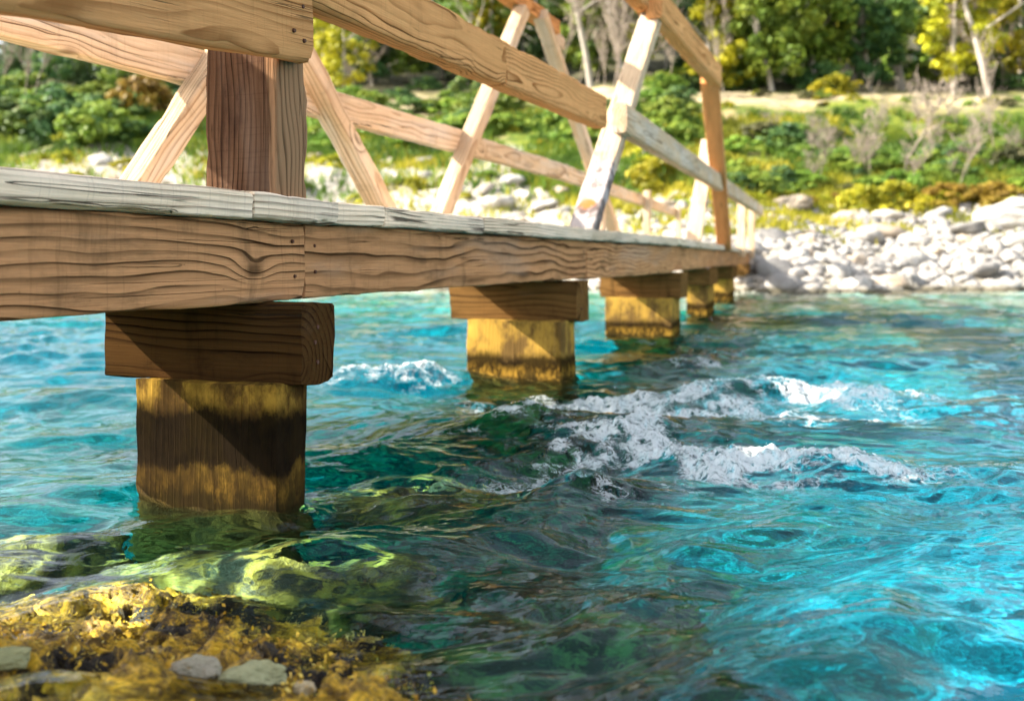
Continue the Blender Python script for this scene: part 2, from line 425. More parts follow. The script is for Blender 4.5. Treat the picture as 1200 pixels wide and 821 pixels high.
ground = link('ground', mesh_np('ground', np.stack([x_, y_, GZ.ravel()], -1), gq, True, attrs={
    'grass': ('POINT', grassw), 'track': ('POINT', trackw), 'alg': ('POINT', algw), 'dark': ('POINT', shadew), 'sand': ('POINT', sandw), 'patch': ('POINT', patch * sstep(-1.0, -2.5, gs) * (1 - 0.85 * sstep(0.3, 0.8, x_) * sstep(3.6, 2.6, y_))), 'wood': ('POINT', sstep(27, 30, gs + nz_))}), GROUND)
tag(ground, kind='structure')

def gz(x, y):
    return float(ground_z(np.array([x]), np.array([y]))[0])

# ------------------------------------------------------------------ water: real waves, closed body with absorbing volume
def wpx(px, py):
    Y = CH * F / (py - PCY)
    return ((px - PCX) / F * Y, Y)

CRESTS = [
    ([wpx(655, 532), wpx(715, 520), wpx(760, 525), wpx(830, 540), wpx(900, 545), wpx(985, 546)], 0.20, 0.05, 1.0, 0.028),
    ([wpx(715, 472), wpx(790, 478), wpx(850, 464), wpx(890, 456), wpx(925, 468), wpx(1010, 466)], 0.30, 0.07, 0.95, 0.032),
    ([wpx(385, 440), wpx(430, 446), wpx(500, 448)], 0.16, 0.07, 0.72, 0.022),
    ([wpx(590, 500), wpx(640, 488), wpx(700, 494)], 0.14, 0.06, 0.50, 0.02),
    ([wpx(820, 496), wpx(930, 490), wpx(1030, 498)], 0.16, 0.06, 0.55, 0.025),
    ([wpx(800, 430), wpx(900, 428), wpx(960, 432)], 0.25, 0.10, 0.45, 0.02),
    ([wpx(600, 560), wpx(660, 575), wpx(720, 580)], 0.10, 0.06, 0.42, 0.015),
]

def waves(x, y):
    wx = x + 0.10 * fbm(x * 1.3, y * 1.3, o=2, s=61) + 0.03 * vnoise(x * 4.1, y * 4.1, s=62)
    wy = y + 0.10 * fbm(x * 1.3, y * 1.3, o=2, s=63) + 0.03 * vnoise(x * 4.1, y * 4.1, s=64)
    r = np.random.default_rng(5)
    z = np.zeros_like(x)
    amp = 0.55 + 0.65 * np.clip(0.5 + 0.9 * fbm(x * 0.55, y * 0.55, o=3, s=65), 0, 1)
    rap = sum(a * line_mask(x, y, p, wf * 2.6, wb * 3.5) for p, wf, wb, a, h in CRESTS)
    amp = amp + 0.55 * np.clip(rap, 0, 1.3)
    amp = amp * (0.55 + 0.45 * sstep(16.5, 9, y))
    for i in range(60):
        lam = 0.036 * (1.6 / 0.036) ** (r.random() ** 1.1)
        k = 2 * math.pi / lam
        a = r.normal(math.pi * 0.56, 0.55)                   # mostly along the line of sight, crests lie across
        slope = 0.046 * (lam / 0.35) ** 0.05
        ph = k * (wx * math.cos(a) + wy * math.sin(a)) + r.uniform(0, 6.28)
        s_ = np.sin(ph)
        z += slope / k * (np.abs(np.sin(ph * 0.5)) * -2 + 1.27 if i % 2 else s_)
    z = z * amp
    hump = np.zeros_like(x); foam = np.zeros_like(x)
    for p, wf, wb, a, h in CRESTS:
        hump = np.maximum(hump, h * line_mask(x, y, p, wf * 0.8, wb * 1.6))
        foam = np.maximum(foam, a * line_mask(x, y, p, wf, wb))
    tex = fbm(x * 7, y * 7, o=3, s=71, g=0.6)
    wide = np.zeros_like(x)
    for p, wf, wb, a, h in CRESTS:
        wide = np.maximum(wide, a * line_mask(x, y, p, wf * 3.0, wb * 2.2))
    fm = np.clip(foam * (0.55 + 0.50 * tex) + 0.35 * wide + 0.18 * tex * sstep(0.02, 0.3, wide), 0, 0.90)
    lumps = fbm(x * 15, y * 15, o=5, s=73, g=0.66)
    z = z + hump * (1 + 0.35 * vnoise(x * 5, y * 5, s=74)) + sstep(0.3, 0.9, fm) * (0.011 * lumps + 0.006 * fbm(x * 38, y * 38, o=3, s=75, g=0.6))
    return z, fm

ang = np.concatenate([np.linspace(-34, 34, 900), np.linspace(34, 326, 150)[1:-1]]) * math.pi / 180
rad = np.concatenate([np.linspace(0.05, 0.85, 24)[:-1], np.exp(np.linspace(math.log(0.85), math.log(26), 900)), np.exp(np.linspace(math.log(26), math.log(150), 40))[1:]])
AG, RG = np.meshgrid(ang, rad)
wx_, wy_ = (np.sin(AG) * RG).ravel(), (np.cos(AG) * RG).ravel()
wz_, wf_ = waves(wx_, wy_)
wz_ = wz_ * sstep(60, 25, RG.ravel())
nr, na = AG.shape
wi = np.arange(nr * na).reshape(nr, na)
nxt = np.roll(wi, -1, axis=1)
wq = np.stack([wi[:-1], wi[1:], nxt[1:], nxt[:-1]], -1).reshape(-1, 4)
nv = nr * na
# centre cap, skirt and floor close the body
ctr = nv
bot = nv + 1 + np.arange(na)
botc = nv + 1 + na
tri = np.concatenate([np.stack([np.full(na, ctr), wi[0], nxt[0]], -1), np.stack([np.full(na, botc), np.roll(bot, -1), bot], -1)])
skirt = np.stack([wi[-1], bot, np.roll(bot, -1), nxt[-1]], -1)
verts = np.concatenate([np.stack([wx_, wy_, wz_], -1), [[0, 0, float(wz_[:na].mean())]], np.stack([wx_[-na:], wy_[-na:], np.full(na, -5.0)], -1), [[0, 0, -5.0]]])
# normals point up / outward
wq = wq[:, ::-1]; tri = tri[:, ::-1]; skirt = skirt[:, ::-1]
foam_attr = np.concatenate([wf_, [0], np.zeros(na), [0]])

M = Mat('river_water')
pos = M.n('NewGeometry', out=0)
rip = M.math('ADD', M.noise(M.vec('MULTIPLY', pos, (9.0, 16.0, 9.0)), 1.0, 3.0, 0.6, 0.6), M.math('MULTIPLY', M.noise(pos, 44.0, 3.0, 0.6), 0.2))
bn = M.bump(rip, 0.3, 0.012)
back = M.n('NewGeometry', out=6)      # 1 on the under side of the surface
fr = M.n('Fresnel', IOR=M.math('MULTIPLY_ADD', back, -0.20, 1.22), Normal=bn)
rf = M.n('BsdfRefraction', Color=(1, 1, 1), Roughness=0.0, IOR=1.33, Normal=bn)
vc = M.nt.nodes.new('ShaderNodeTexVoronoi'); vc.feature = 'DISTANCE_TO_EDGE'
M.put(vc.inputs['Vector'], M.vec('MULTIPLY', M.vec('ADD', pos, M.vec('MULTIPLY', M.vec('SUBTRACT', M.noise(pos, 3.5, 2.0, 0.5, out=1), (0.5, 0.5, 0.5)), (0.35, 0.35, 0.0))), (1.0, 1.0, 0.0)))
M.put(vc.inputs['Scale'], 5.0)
caustic_tint = M.math('MULTIPLY_ADD', M.math('POWER', M.math('SUBTRACT', 1.0, M.step(vc.outputs['Distance'], 0.0, 0.22)), 2.2), 2.0, 0.40)  # ripple-light network drawn as a tint on the sunlight passing through
tp = M.n('BsdfTransparent', Color=M.comb(caustic_tint, caustic_tint, caustic_tint))
gl = M.n('BsdfGlossy', Color=(1, 1, 1), Roughness=0.03, Normal=bn)
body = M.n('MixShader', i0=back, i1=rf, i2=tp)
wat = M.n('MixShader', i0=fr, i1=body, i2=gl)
fa = M.attr('foam')
fw = M.vec('ADD', pos, M.vec('MULTIPLY', M.vec('SUBTRACT', M.noise(pos, 9.0, 3.0, 0.6, out=1), (0.5, 0.5, 0.5)), (0.16, 0.16, 0.0)))
fa1 = M.noise(M.vec('MULTIPLY', fw, (20.0, 34.0, 20.0)), 1.0, 10.0, 0.72)
lace = M.math('SUBTRACT', 1.0, M.math('MULTIPLY', M.math('ABSOLUTE', M.math('SUBTRACT', M.noise(M.vec('MULTIPLY', fw, (26.0, 34.0, 26.0)), 1.0, 4.0, 0.6), 0.5)), 4.0))
ft = M.math('ADD', M.math('MULTIPLY', fa1, 0.55), M.math('MULTIPLY', lace, 0.38))
thr = M.math('MULTIPLY_ADD', fa, -0.52, 0.82)
ff = M.step(ft, M.math('SUBTRACT', thr, 0.06), M.math('ADD', thr, 0.30))
ff = M.math('MULTIPLY', ff, M.step(fa, 0.04, 0.2))
fb = M.bump(ft, 0.8, 0.02)
foamsh = M.n('MixShader', i0=0.35, i1=M.n('BsdfDiffuse', Color=(0.96, 0.97, 0.97), Normal=fb), i2=M.n('BsdfTranslucent', Color=(0.94, 0.97, 0.97)))
M.put(M.out.inputs[0], M.n('MixShader', i0=M.math('MULTIPLY', ff, 0.86), i1=wat, i2=foamsh))
M.put(M.out.inputs[1], M.n('VolumeAbsorption', Color=(0.0, 0.85, 0.925), Density=1.35))
WATER = M.m
wme = mesh_np('water', verts, np.concatenate([wq, skirt]), True, tri, attrs={'foam': ('POINT', foam_attr)})
import bmesh
water = link('water', wme, WATER)
tag(water, kind='structure')

# ------------------------------------------------------------------ footbridge
E0 = Vector((-0.459, 2.54, 0))
BEND = (6.97 - 2.54) / UA.y
UB = Vector((math.sin(R(16.6)), math.cos(R(16.6)), 0))
NB = Vector((UB.y, -UB.x, 0))
E1 = E0 + UA * BEND
DECK = CH + 0.150

def P(u, v, z):
    if u <= BEND:
        p = E0 + UA * u + NA * v
    else:
        p = E1 + UB * (u - BEND) + NB * v
    return Vector((p.x, p.y, z))

def upx(px, v):
    """distance along the bridge at which the line v shows at photo column px"""
    r = (px - PCX) / F
    b = E0 + NA * v
    u = (r * b.y - b.x) / (UA.x - r * UA.y)
    if u > BEND or u < -20:
        b = E1 + NB * v
        u = BEND + (r * b.y - b.x) / (UB.x - r * UB.y)
    return u

def vpx(px, u):
    r = (px - PCX) / F
    p = P(u, 0, 0); n = NA if u <= BEND else NB
    return (r * p.y - p.x) / (n.x - r * n.y)

def pt(px, py, v):
    p = P(upx(px, v), v, 0)
    return Vector((p.x, p.y, CH + (PCY - py) / F * p.y))

bridge = empty('wooden_footbridge', (E0.x, E0.y, 0))
tag(bridge, 'weathered timber footbridge on square piles crossing the turquoise river to the far stone bank', 'footbridge')
_seed = [0]

def beam_mesh(L, Wd, H, amp=0.0022, rr=0.006, seg=0.022, taper=1.0):
    """rough-sawn timber, x along the grain, y 0..Wd, z 0..H; rounded worn arrises and its own cut ends"""
    _seed[0] += 1
    s = _seed[0]
    nx = int(min(320, max(6, L / seg))) + 1
    prof, nrm = [], []
    nside = 7
    for cx, cy, a0, ex, ey in ((rr, rr, 180, 1, 0), (Wd - rr, rr, 270, 0, 1), (Wd - rr, H - rr, 0, -1, 0), (rr, H - rr, 90, 0, -1)):
        for k in range(4):
            a = R(a0 + 90 * k / 3)
            prof.append((cx + rr * math.cos(a), cy + rr * math.sin(a))); nrm.append((math.cos(a), math.sin(a), 1.0))
        a = R(a0 + 90)
        ln = (Wd if ex else H) - 2 * rr
        for k in range(1, nside):
            prof.append((prof[-1][0] if False else cx + rr * math.cos(a) + ex * ln * k / nside, cy + rr * math.sin(a) + ey * ln * k / nside))
            nrm.append((math.cos(a), math.sin(a), 0.0))
    prof = np.array(prof); nrm = np.array(nrm)
    m = len(prof)
    xs = np.linspace(0, L, nx)
    X = np.repeat(xs[:, None], m, 1); Yp = np.repeat(prof[None, :, 0], nx, 0); Zp = np.repeat(prof[None, :, 1], nx, 0)
    d = amp * fbm(X * 5 + s * 3.7, Yp * 26 + s, Zp * 26 - s, o=3, s=s) + amp * 0.6 * vnoise(X * 1.3 + s, Yp * 5, Zp * 5, s=s + 5)
    wear = (np.clip(fbm(X * 9 + s, Yp * 9, Zp * 9, o=2, s=s + 9), 0, 1) * 2.0 + np.clip(fbm(X * 19 + s, Yp * 9, Zp * 9, o=2, s=s + 19) - 0.3, 0, 1) * 1.2) * nrm[None, :, 2] * amp
    d = d - wear
    Yv = Yp + nrm[None, :, 0] * d; Zv = Zp + nrm[None, :, 1] * d
    if taper != 1.0:
        t = 1 + (taper - 1) * X / L
        Zv = H / 2 + (Zv - H / 2) * t
    # ends: uneven saw cut
    e0 = 0.004 * fbm(Yp[0] * 18 + s, Zp[0] * 18, o=2, s=s + 3) * (amp / 0.0022)
    Xv = X.copy(); Xv[0] += e0; Xv[-1] += -e0[::-1]
    v = np.stack([Xv, Yv, Zv], -1).reshape(-1, 3)
    i = np.arange(nx * m).reshape(nx, m); j = np.roll(i, -1, 1)
    q = np.stack([i[:-1], j[:-1], j[1:], i[1:]], -1).reshape(-1, 4)[:, ::-1]
    # end grain caps on their own vertices, in three rings
    base = len(v); ev, et, eq = [], [], []
    for side in (0, nx - 1):
        ring = v.reshape(nx, m, 3)[side]
        c0 = ring.mean(0)
        o0 = base + sum(len(a) for a in ev)
        r1 = c0 + (ring - c0) * np.array([1, 0.93, 0.93]) + np.array([(-1 if side == 0 else 1) * 0.0015, 0, 0])
        ev.append(np.concatenate([ring, r1, [c0]]))
        k = np.arange(m); kn = (k + 1) % m
        qq = np.stack([o0 + k, o0 + kn, o0 + m + kn, o0 + m + k], -1)
        tt = np.stack([o0 + m + k, o0 + m + kn, np.full(m, o0 + 2 * m)], -1)
        if side == 0:
            eq.append(qq); et.append(tt)
        else:
            eq.append(qq[:, ::-1]); et.append(tt[:, ::-1])
    v = np.concatenate([v] + ev)
    return mesh_np('timber', v, np.concatenate([q] + eq), True, np.concatenate(et))

def beam(name, p0, p1, w, h, mat, wdir=None, yo=0.0, zo=0.0, parent=bridge, over=(0.0, 0.0), **kw):
    p0 = Vector(p0); p1 = Vector(p1)
    xa = (p1 - p0).normalized()
    p0 = p0 - xa * over[0]; p1 = p1 + xa * over[1]
    wd = Vector(wdir) if wdir is not None else -NA
    za = xa.cross(wd).normalized()
    ya = za.cross(xa).normalized()
    me = beam_mesh((p1 - p0).length, w, h, **kw)
    o = link(name, me, mat)
    o.matrix_world = Matrix(((xa.x, ya.x, za.x, 0), (xa.y, ya.y, za.y, 0), (xa.z, ya.z, za.z, 0), (0, 0, 0, 1)))
    o.matrix_world.translation = p0 + ya * yo + za * zo
    mw = o.matrix_world.copy()
    o.parent = parent
    o.matrix_parent_inverse = parent.matrix_world.inverted()
    o.matrix_world = mw
    return o

UP = Vector((0, 0, 1))
bpy.context.view_layer.update()

# stringers (outer face boards), joints where the photo has them
TB = 0.062
zs0, zs1 = CH - 0.103, DECK - TB
joints = [-12.0, -8.0, -4.0, upx(361, -0.02), upx(690, -0.02), BEND, BEND + 4.2, BEND + 8.4, BEND + 12.2]
stringers = []
for k, (a, b_) in enumerate(zip(joints[:-1], joints[1:])):
    dz = (0.0, 0.0, 0.0, 0.0, -0.004, 0.004, 0.0, 0.003, 0)[k]
    st_ = beam('stringer', P(a + 0.002, -0.028 - 0.003 * (k % 2), zs0 + dz), P(b_ - 0.002, -0.028 - 0.003 * (k % 2), zs0 + dz), 0.085, zs1 - zs0 - 0.001, WOOD_FACE, wdir=-(NA if b_ <= BEND + .01 else NB), rr=0.008, amp=0.003)
    stringers.append(st_)
    beam('stringer', P(a + 0.002, -0.50, zs0 + 0.004), P(b_ - 0.002, -0.50, zs0 + 0.004), 0.085, zs1 - zs0 - 0.008, WOOD_FACE, wdir=-(NA if b_ <= BEND + .01 else NB), rr=0.008, amp=0.003)
# deck edge boards
ej = [-12, -9, -6, -3.4, -1.6, upx(295, 0.008), upx(395, 0.008), upx(450, 0.008), upx(566, 0.008), upx(693, 0.008), BEND, BEND + 2.6, BEND + 5.4, BEND + 8.8, BEND + 12.4]
for k, (a, b_) in enumerate(zip(ej[:-1], ej[1:])):
    j = ((k * 37) % 11 - 5) * 0.0009
    beam('edge_board', P(a + 0.0018, 0.010 + j, DECK - TB + j * 0.8), P(b_ - 0.0018, 0.010 + j * 0.5, DECK - TB - j * 0.5), 0.16, TB - 0.003, WOOD_DECK, wdir=-(NA if b_ <= BEND + .01 else NB), rr=0.007, amp=0.003, seg=0.02)
bpy.context.view_layer.update()
# cross planks behind the edge board
u = -11.9
kk = 0
DW = 0.62
proto = [beam_mesh(DW - 0.165, 0.19, TB - 0.008, amp=0.002) for _ in range(4)]
planks = []
while u < BEND + 12.1:
    n_, u_ = (NA, UA) if u <= BEND else (NB, UB)
    if len(planks) >= 100 and u < -8:
        pass
    w_ = 0.195
    o = link('deck_plank', proto[kk % 4], WOOD_DECK)
    p = P(u, -0.160, DECK - TB + 0.001 * (kk % 3))
    xa = -n_; ya = -u_ * -1
    # x to the far side, y along the bridge, z up (right handed: -n x u = up needs y = -(-u))
    za = xa.cross(ya)
    if za.z < 0:
        ya = -ya; za = -za
        p = p + u_ * 0.19
    mw = Matrix(((xa.x, ya.x, 0, p.x), (xa.y, ya.y, 0, p.y), (xa.z, ya.z, 1, p.z), (0, 0, 0, 1)))
    o.parent = bridge
    o.matrix_parent_inverse = bridge.matrix_world.inverted()
    o.matrix_world = mw
    planks.append(o)
    u += w_ * (1.0 if kk % 5 else 1.02); kk += 1
    if len(planks) >= 118:
        break

# piers: square pile with a heavy cap
def pier(lc, cc, rc, v_cap, lp, cp, rp, v_pile, htop=0.192, drop=0.006, ztop=None, dark=False):
    ua, ub = upx(cc, v_cap), upx(rc, v_cap)
    vl = vpx(lc, ua)
    n_, u_ = (NA, UA) if ua <= BEND else (NB, UB)
    zt = (zs0 - drop) if ztop is None else ztop
    pa, pb = upx(cp, v_pile), upx(rp, v_pile)
    pv = vpx(lp, pa)
    # pile: x up
    b0 = P(pa, v_pile, gz(*P(pa, v_pile, 0).xy) - 0.3)
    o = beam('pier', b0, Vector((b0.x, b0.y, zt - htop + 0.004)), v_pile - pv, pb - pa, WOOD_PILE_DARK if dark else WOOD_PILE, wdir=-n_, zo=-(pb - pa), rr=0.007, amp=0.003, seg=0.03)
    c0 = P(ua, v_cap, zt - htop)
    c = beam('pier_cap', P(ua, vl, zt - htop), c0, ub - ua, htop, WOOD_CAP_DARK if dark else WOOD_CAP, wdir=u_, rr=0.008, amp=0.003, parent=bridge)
    return o, c

def reparent(c, p):
    mw = c.matrix_world.copy()
    c.parent = p
    c.matrix_parent_inverse = p.matrix_world.inverted()
    c.matrix_world = mw

PIERS = [
    (123, 353, 392, 0.07, 157, 325, 362, 0.03),
    (527, 677, 690, 0.02, 546, 658, 675, -0.03),
    (703, 798, 806, 0.02, 709, 788, 797, -0.03),
    (800, 832, 841, 0.00, 804, 828, 837, -0.04),
    (832, 858, 864, 0.00, 835, 855, 861, -0.04),
    (862, 876, 880, 0.00, 864, 875, 878, -0.04),
]
piers = []
for k, a in enumerate(PIERS):
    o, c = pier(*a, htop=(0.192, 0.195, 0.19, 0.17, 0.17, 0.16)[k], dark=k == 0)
    piers.append((o, c))
for du in (-2.9, -5.6, -8.6):                    # the bridge goes on past the left edge of the picture
    b0 = P(du, 0.02, gz(*P(du, 0.02, 0).xy) - 0.3)
    o = beam('pier', b0, Vector((b0.x, b0.y, zs0 - 0.19)), 0.45, 0.2, WOOD_PILE, wdir=-NA, zo=-0.2, rr=0.012, amp=0.004)
    c = beam('pier_cap', P(du - 0.02, -0.56, zs0 - 0.198), P(du - 0.02, 0.05, zs0 - 0.198), 0.2, 0.192, WOOD_CAP, wdir=UA, rr=0.008, amp=0.003)
    piers.append((o, c))
bpy.context.view_layer.update()
for o, c in piers:
    reparent(c, o)

# ---- near railing
def nail(rail, p, nrm, r0=0.0055):
    me = bpy.data.meshes.new('nail')
    b = bmesh.new()
    bmesh.ops.create_cone(b, cap_ends=True, segments=10, radius1=r0, radius2=r0 * 0.8, depth=0.005)
    b.to_mesh(me); b.free()
    o = link('nail', me, NAIL)
    mw = Matrix.Translation(p) @ nrm.to_track_quat('Z', 'Y').to_matrix().to_4x4()
    o.parent = rail; o.matrix_parent_inverse = rail.matrix_world.inverted(); o.matrix_world = mw
for i_, (u_n, zf) in enumerate(((joints[3] - 0.05, 0.3), (joints[3] - 0.06, 0.75), (joints[3] + 0.05, 0.35), (joints[3] + 0.045, 0.7), (joints[4] - 0.06, 0.3), (joints[4] - 0.06, 0.7), (joints[4] + 0.07, 0.5))):
    st = stringers[2 if u_n < joints[3] else 3 if u_n < joints[4] else 4]
    nail(st, P(u_n, -0.026 - 0.003 * (1 if st is stringers[3] else 0), zs0 + zf * (zs1 - zs0)), NA, 0.005)
pu0 = upx(325, -0.012); pu1 = upx(361, -0.012); pv = vpx(239, pu0)
b0 = P(pu0, -0.012, DECK - 0.002)
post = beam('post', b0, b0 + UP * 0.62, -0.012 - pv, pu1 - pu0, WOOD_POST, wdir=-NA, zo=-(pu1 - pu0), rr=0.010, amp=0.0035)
# left rail, lapped over the post and nailed
ue = upx(368, 0.046)
e = P(ue, 0.046, 0); e.z = CH + (PCY - 74) / F * e.y
uL = upx(0, 0.046); l0 = P(uL, 0.046, 0); l0.z = CH + (PCY - 10) / F * l0.y
d = (l0 - e).normalized()
rail0 = beam('rail', e + d * 3.2, e, 0.056, 0.20, WOOD_RAIL, rr=0.012, amp=0.003)
rail0['label'] = 'honey coloured rail with nail holes lapped over the dark post'
bpy.context.view_layer.update()
for px, py in ((355, 8), (345, 36), (357, 48)):
    nail(rail0, pt(px, py, 0.047), NA)
# second rail, from the post to the tall brace
r0 = at(370, 5, 2.36); r1 = at(711, 150, 5.22)
rm = r0.lerp(r1, (at(613, 108, 3.66) - r0).length / (r1 - r0).length)
wd = Vector((-(r1 - r0).y, (r1 - r0).x, 0)).normalized()
beam('rail', r0, rm, 0.085, 0.17, WOOD_RAIL, wdir=wd, rr=0.010, amp=0.003, over=(0, -0.002))
ra = beam('rail', rm, r1, 0.085, 0.17, WOOD_RAIL, wdir=wd, rr=0.010, amp=0.003, over=(-0.002, 0))
bpy.context.view_layer.update()
xr = (r1 - r0).normalized()
for a_, z_ in ((0.06, 0.045), (0.05, 0.12)):
    nail(ra, r1 - xr * a_ - wd * 0.001 + UP * z_, -wd)
for px, py in ((372, 383), (369, 401), (372, 424)):
    nail(piers[0][1], pt(px, py, 0.0715), NA, 0.006)
for k_ in (1, 2):
    cp_ = PIERS[k_]
    u_c = upx(cp_[1], cp_[3]) + 0.06
    for z_ in (0.05, 0.13):
        q_ = P(u_c, cp_[3] + 0.001, zs0 - 0.19 + z_)
        nail(piers[k_][1], q_, NA if u_c <= BEND else NB, 0.006)
# third rail beyond the brace
r2 = at(735, 155, 5.34); r3 = at(871, 238, 13.0)
beam('rail', r2, r3, 0.085, 0.165, WOOD_PALE, wdir=-NA, rr=0.010)
# tall brace: pale upper face
ba0, ba1 = pt(696, 266, 0.0), pt(777, 4, 0.0)
braceA = beam('brace', ba0, ba1, 0.138, 0.082, WOOD_BRACE, wdir=-NA, zo=-0.082, over=(0.012, 0.05), rr=0.008)
braceA['label'] = 'white sunlit brace with a dark stained foot and an orange scuff'
# handrail over the truss and its second leg
t0, t1 = pt(777, 22, 0.03), at(845, 101, 9.0)
beam('handrail', t0, t1, 0.11, 0.20, WOOD_RAIL, wdir=-NA, over=(0.02, 0.05), rr=0.010)
t00 = at(774, 9, 6.3)
beam('handrail', P(-3.0, -0.06, CH + 1.66), P(upx(770, -0.06), -0.06, CH + 1.645), 0.11, 0.16, WOOD_RAIL, wdir=-NA, rr=0.010)
l0, l1 = at(857, 292, 11.4), at(842, 99, 9.0)
beam('brace', l0, l1, 0.165, 0.10, WOOD_RAIL, wdir=-NB, zo=-0.10, over=(0.02, 0.02), rr=0.008)
b0, b1 = at(821, 283, 9.4), at(838, 163, 10.8)
beam('brace', b0, b1, 0.15, 0.07, WOOD_PALE, wdir=-NB, zo=-0.07, over=(0.15, 0.0), rr=0.008)
# the last bays, small in the distance
for px, py0, py1, Y, w in ((873, 292, 226, 14.4, 0.13), (884, 296, 244, 17.2, 0.12)):
    a = at(px, py0, Y); b_ = at(px + 1, py1, Y)
    beam('post', a, b_, 0.12, w, WOOD_PALE, wdir=-NB, zo=-w, over=(0.1, 0))
rd = (r3 - r2).normalized()
beam('rail', r3 + rd * 0.004, r3 + rd * 4.6, 0.085, 0.165, WOOD_PALE, wdir=-NA, rr=0.010)

# ---- far railing
VF = -0.80
def PF(px, z):
    u = upx(px, VF); return P(u, VF, z)
zr = CH + 0.578
beam('rail', P(-0.42, VF, zr), PF(552, zr + 0.004), 0.07, 0.125, WOOD_PALE, wdir=-NA)
beam('rail', P(-4.5, VF, CH + 0.685), P(-0.423, VF, CH + 0.685), 0.07, 0.30, WOOD_PALE, wdir=-NA)  # unseen rail length, raised and made taller to shade the near post
beam('rail', PF(552, zr + 0.004), P(BEND - 0.02, VF, zr), 0.07, 0.115, WOOD_PALE, wdir=-NA, over=(-0.003, 0))
beam('rail', P(BEND - 0.02, VF, zr), P(BEND + 7, VF, zr), 0.07, 0.11, WOOD_PALE, wdir=-NB)
ZT = CH + 1.60
def far_leg(x0, y0, x1, y1, w, h, mat, v=VF, ztop=ZT):
    a, b_ = pt(x0, y0, v), pt(x1, y1, v)
    d = (b_ - a)
    a = a + d * ((DECK - 0.02 - a.z) / d.z)
    b_ = a + d * ((ztop - a.z) / d.z)
    beam('brace', a, b_, w, h, mat, wdir=-NA, zo=-h, rr=0.007)
    return b_
q0 = far_leg(163, 211, 237, 96, 0.085, 0.085, WOOD_PALE, v=VF + 0.075)
q1 = far_leg(449, 237, 387, 120, 0.10, 0.075, WOOD_PALE, v=VF + 0.075)
q2 = far_leg(521, 247, 612, 17, 0.085, 0.085, WOOD_PALE, v=VF + 0.075)
q3 = far_leg(721, 262, 649, 47, 0.10, 0.075, WOOD_PALE, v=VF + 0.075)
beam('handrail', P(-2.5, VF + 0.03, ZT), P(upx(652, VF), VF + 0.03, ZT), 0.10, 0.10, WOOD_RAIL, wdir=-NA)
beam('handrail', P(upx(652, VF) + 0.01, VF - 0.02, ZT - 0.02), P(BEND - 0.05, VF - 0.02, ZT - 0.06), 0.08, 0.09, WOOD_PALE, wdir=-NA)
# posts that carry the far rail under the deck line, further bays
for uu in (-3.0, BEND + 1.0, BEND + 3.6, BEND + 6.4):
    b0 = P(uu, VF + 0.07, DECK - 0.02)
    beam('post', b0, Vector((b0.x, b0.y, zr + 0.16)), 0.07, 0.09, WOOD_PALE, wdir=-NA, zo=-0.09)

# ------------------------------------------------------------------ stones
def ico(sub):
    b = bmesh.new(); bmesh.ops.create_icosphere(b, subdivisions=sub, radius=1.0)
    v = np.array([p.co[:] for p in b.verts]); f = np.array([[p.index for p in q.verts] for q in b.faces]); b.free()
    return v, f
ICO6, ICO4, ICO3 = ico(7), ico(5), ico(3)

def rock_verts(seed, base, squash=(1, 0.8, 0.6), rough=0.16, planes=7):
    r = np.random.default_rng(seed)
    v = base.copy()
    for _ in range(planes):                     # worn flats
        n = r.normal(size=3); n /= np.linalg.norm(n)
        d = r.uniform(0.62, 0.9)
        h = v @ n
        v = v - np.outer(np.clip(h - d, 0, None) * 0.8, n)
    f = 1 + rough * fbm(base[:, 0] * 1.5 + seed, base[:, 1] * 1.5, base[:, 2] * 1.5, o=4, s=seed)
    return v * f[:, None] * np.array(squash)

def stone_mat(name, a, b_, spot, warm=0.25, wetfoot=True):
    M = Mat(name)
    co = M.n('TexCoord', out=3); r = M.rnd()
    p = M.vec('ADD', co, M.comb(M.math('MULTIPLY', r, 31.0), r, M.math('MULTIPLY', r, 17.0)))
    n1 = M.noise(p, 2.2, 6.0, 0.65); n2 = M.noise(p, 26.0, 5.0, 0.7); n3 = M.noise(p, 7.0, 4.0, 0.6)
    c = M.mix(M.step(n1, 0.35, 0.65), a, b_)
    c = M.mix(M.math('MULTIPLY', M.step(n2, 0.55, 0.7), 0.35), c, spot)
    c = M.mix(M.math('MULTIPLY', M.step(M.math('ADD', n3, M.math('MULTIPLY', M.math('SUBTRACT', r, 0.5), 0.3)), 0.50, 0.72), warm), c, (0.46, 0.33, 0.20))
    hs = M.nt.nodes.new('ShaderNodeHueSaturation')
    r2 = M.math('FRACT', M.math('MULTIPLY', r, 9.13))
    c = M.mix(M.math('MULTIPLY', M.math('GREATER_THAN', r2, 0.74), 0.62), c, (0.17, 0.16, 0.15))
    c = M.mix(M.math('MULTIPLY', M.math('LESS_THAN', r2, 0.16), 0.6), c, (0.40, 0.28, 0.17))
    M.put(hs.inputs['Value'], M.math('MULTIPLY_ADD', r, 0.55, 0.62)); M.put(hs.inputs['Color'], c)
    b = M.bump(M.math('ADD', n1, M.math('MULTIPLY', n2, 0.35)), 0.6, 0.06)
    wz = M.xyz(M.n('NewGeometry', out=0))[2]
    wet = M.math('SUBTRACT', 1.0, M.step(M.math('ADD', wz, M.math('MULTIPLY', M.math('SUBTRACT', n1, 0.5), 0.12)), 0.03, 0.14))
    cc = M.mix(wet if wetfoot else 0.0, hs.outputs[0], (0.085, 0.075, 0.05))
    return M.surf(M.principled(cc, 0.85, b, spec=0.15))
STONE = stone_mat('bank_stone', (0.26, 0.245, 0.22), (0.45, 0.43, 0.39), (0.12, 0.105, 0.085))
STONE2 = stone_mat('tan_stone', (0.36, 0.29, 0.21), (0.44, 0.37, 0.28), (0.25, 0.20, 0.15), 0.5)

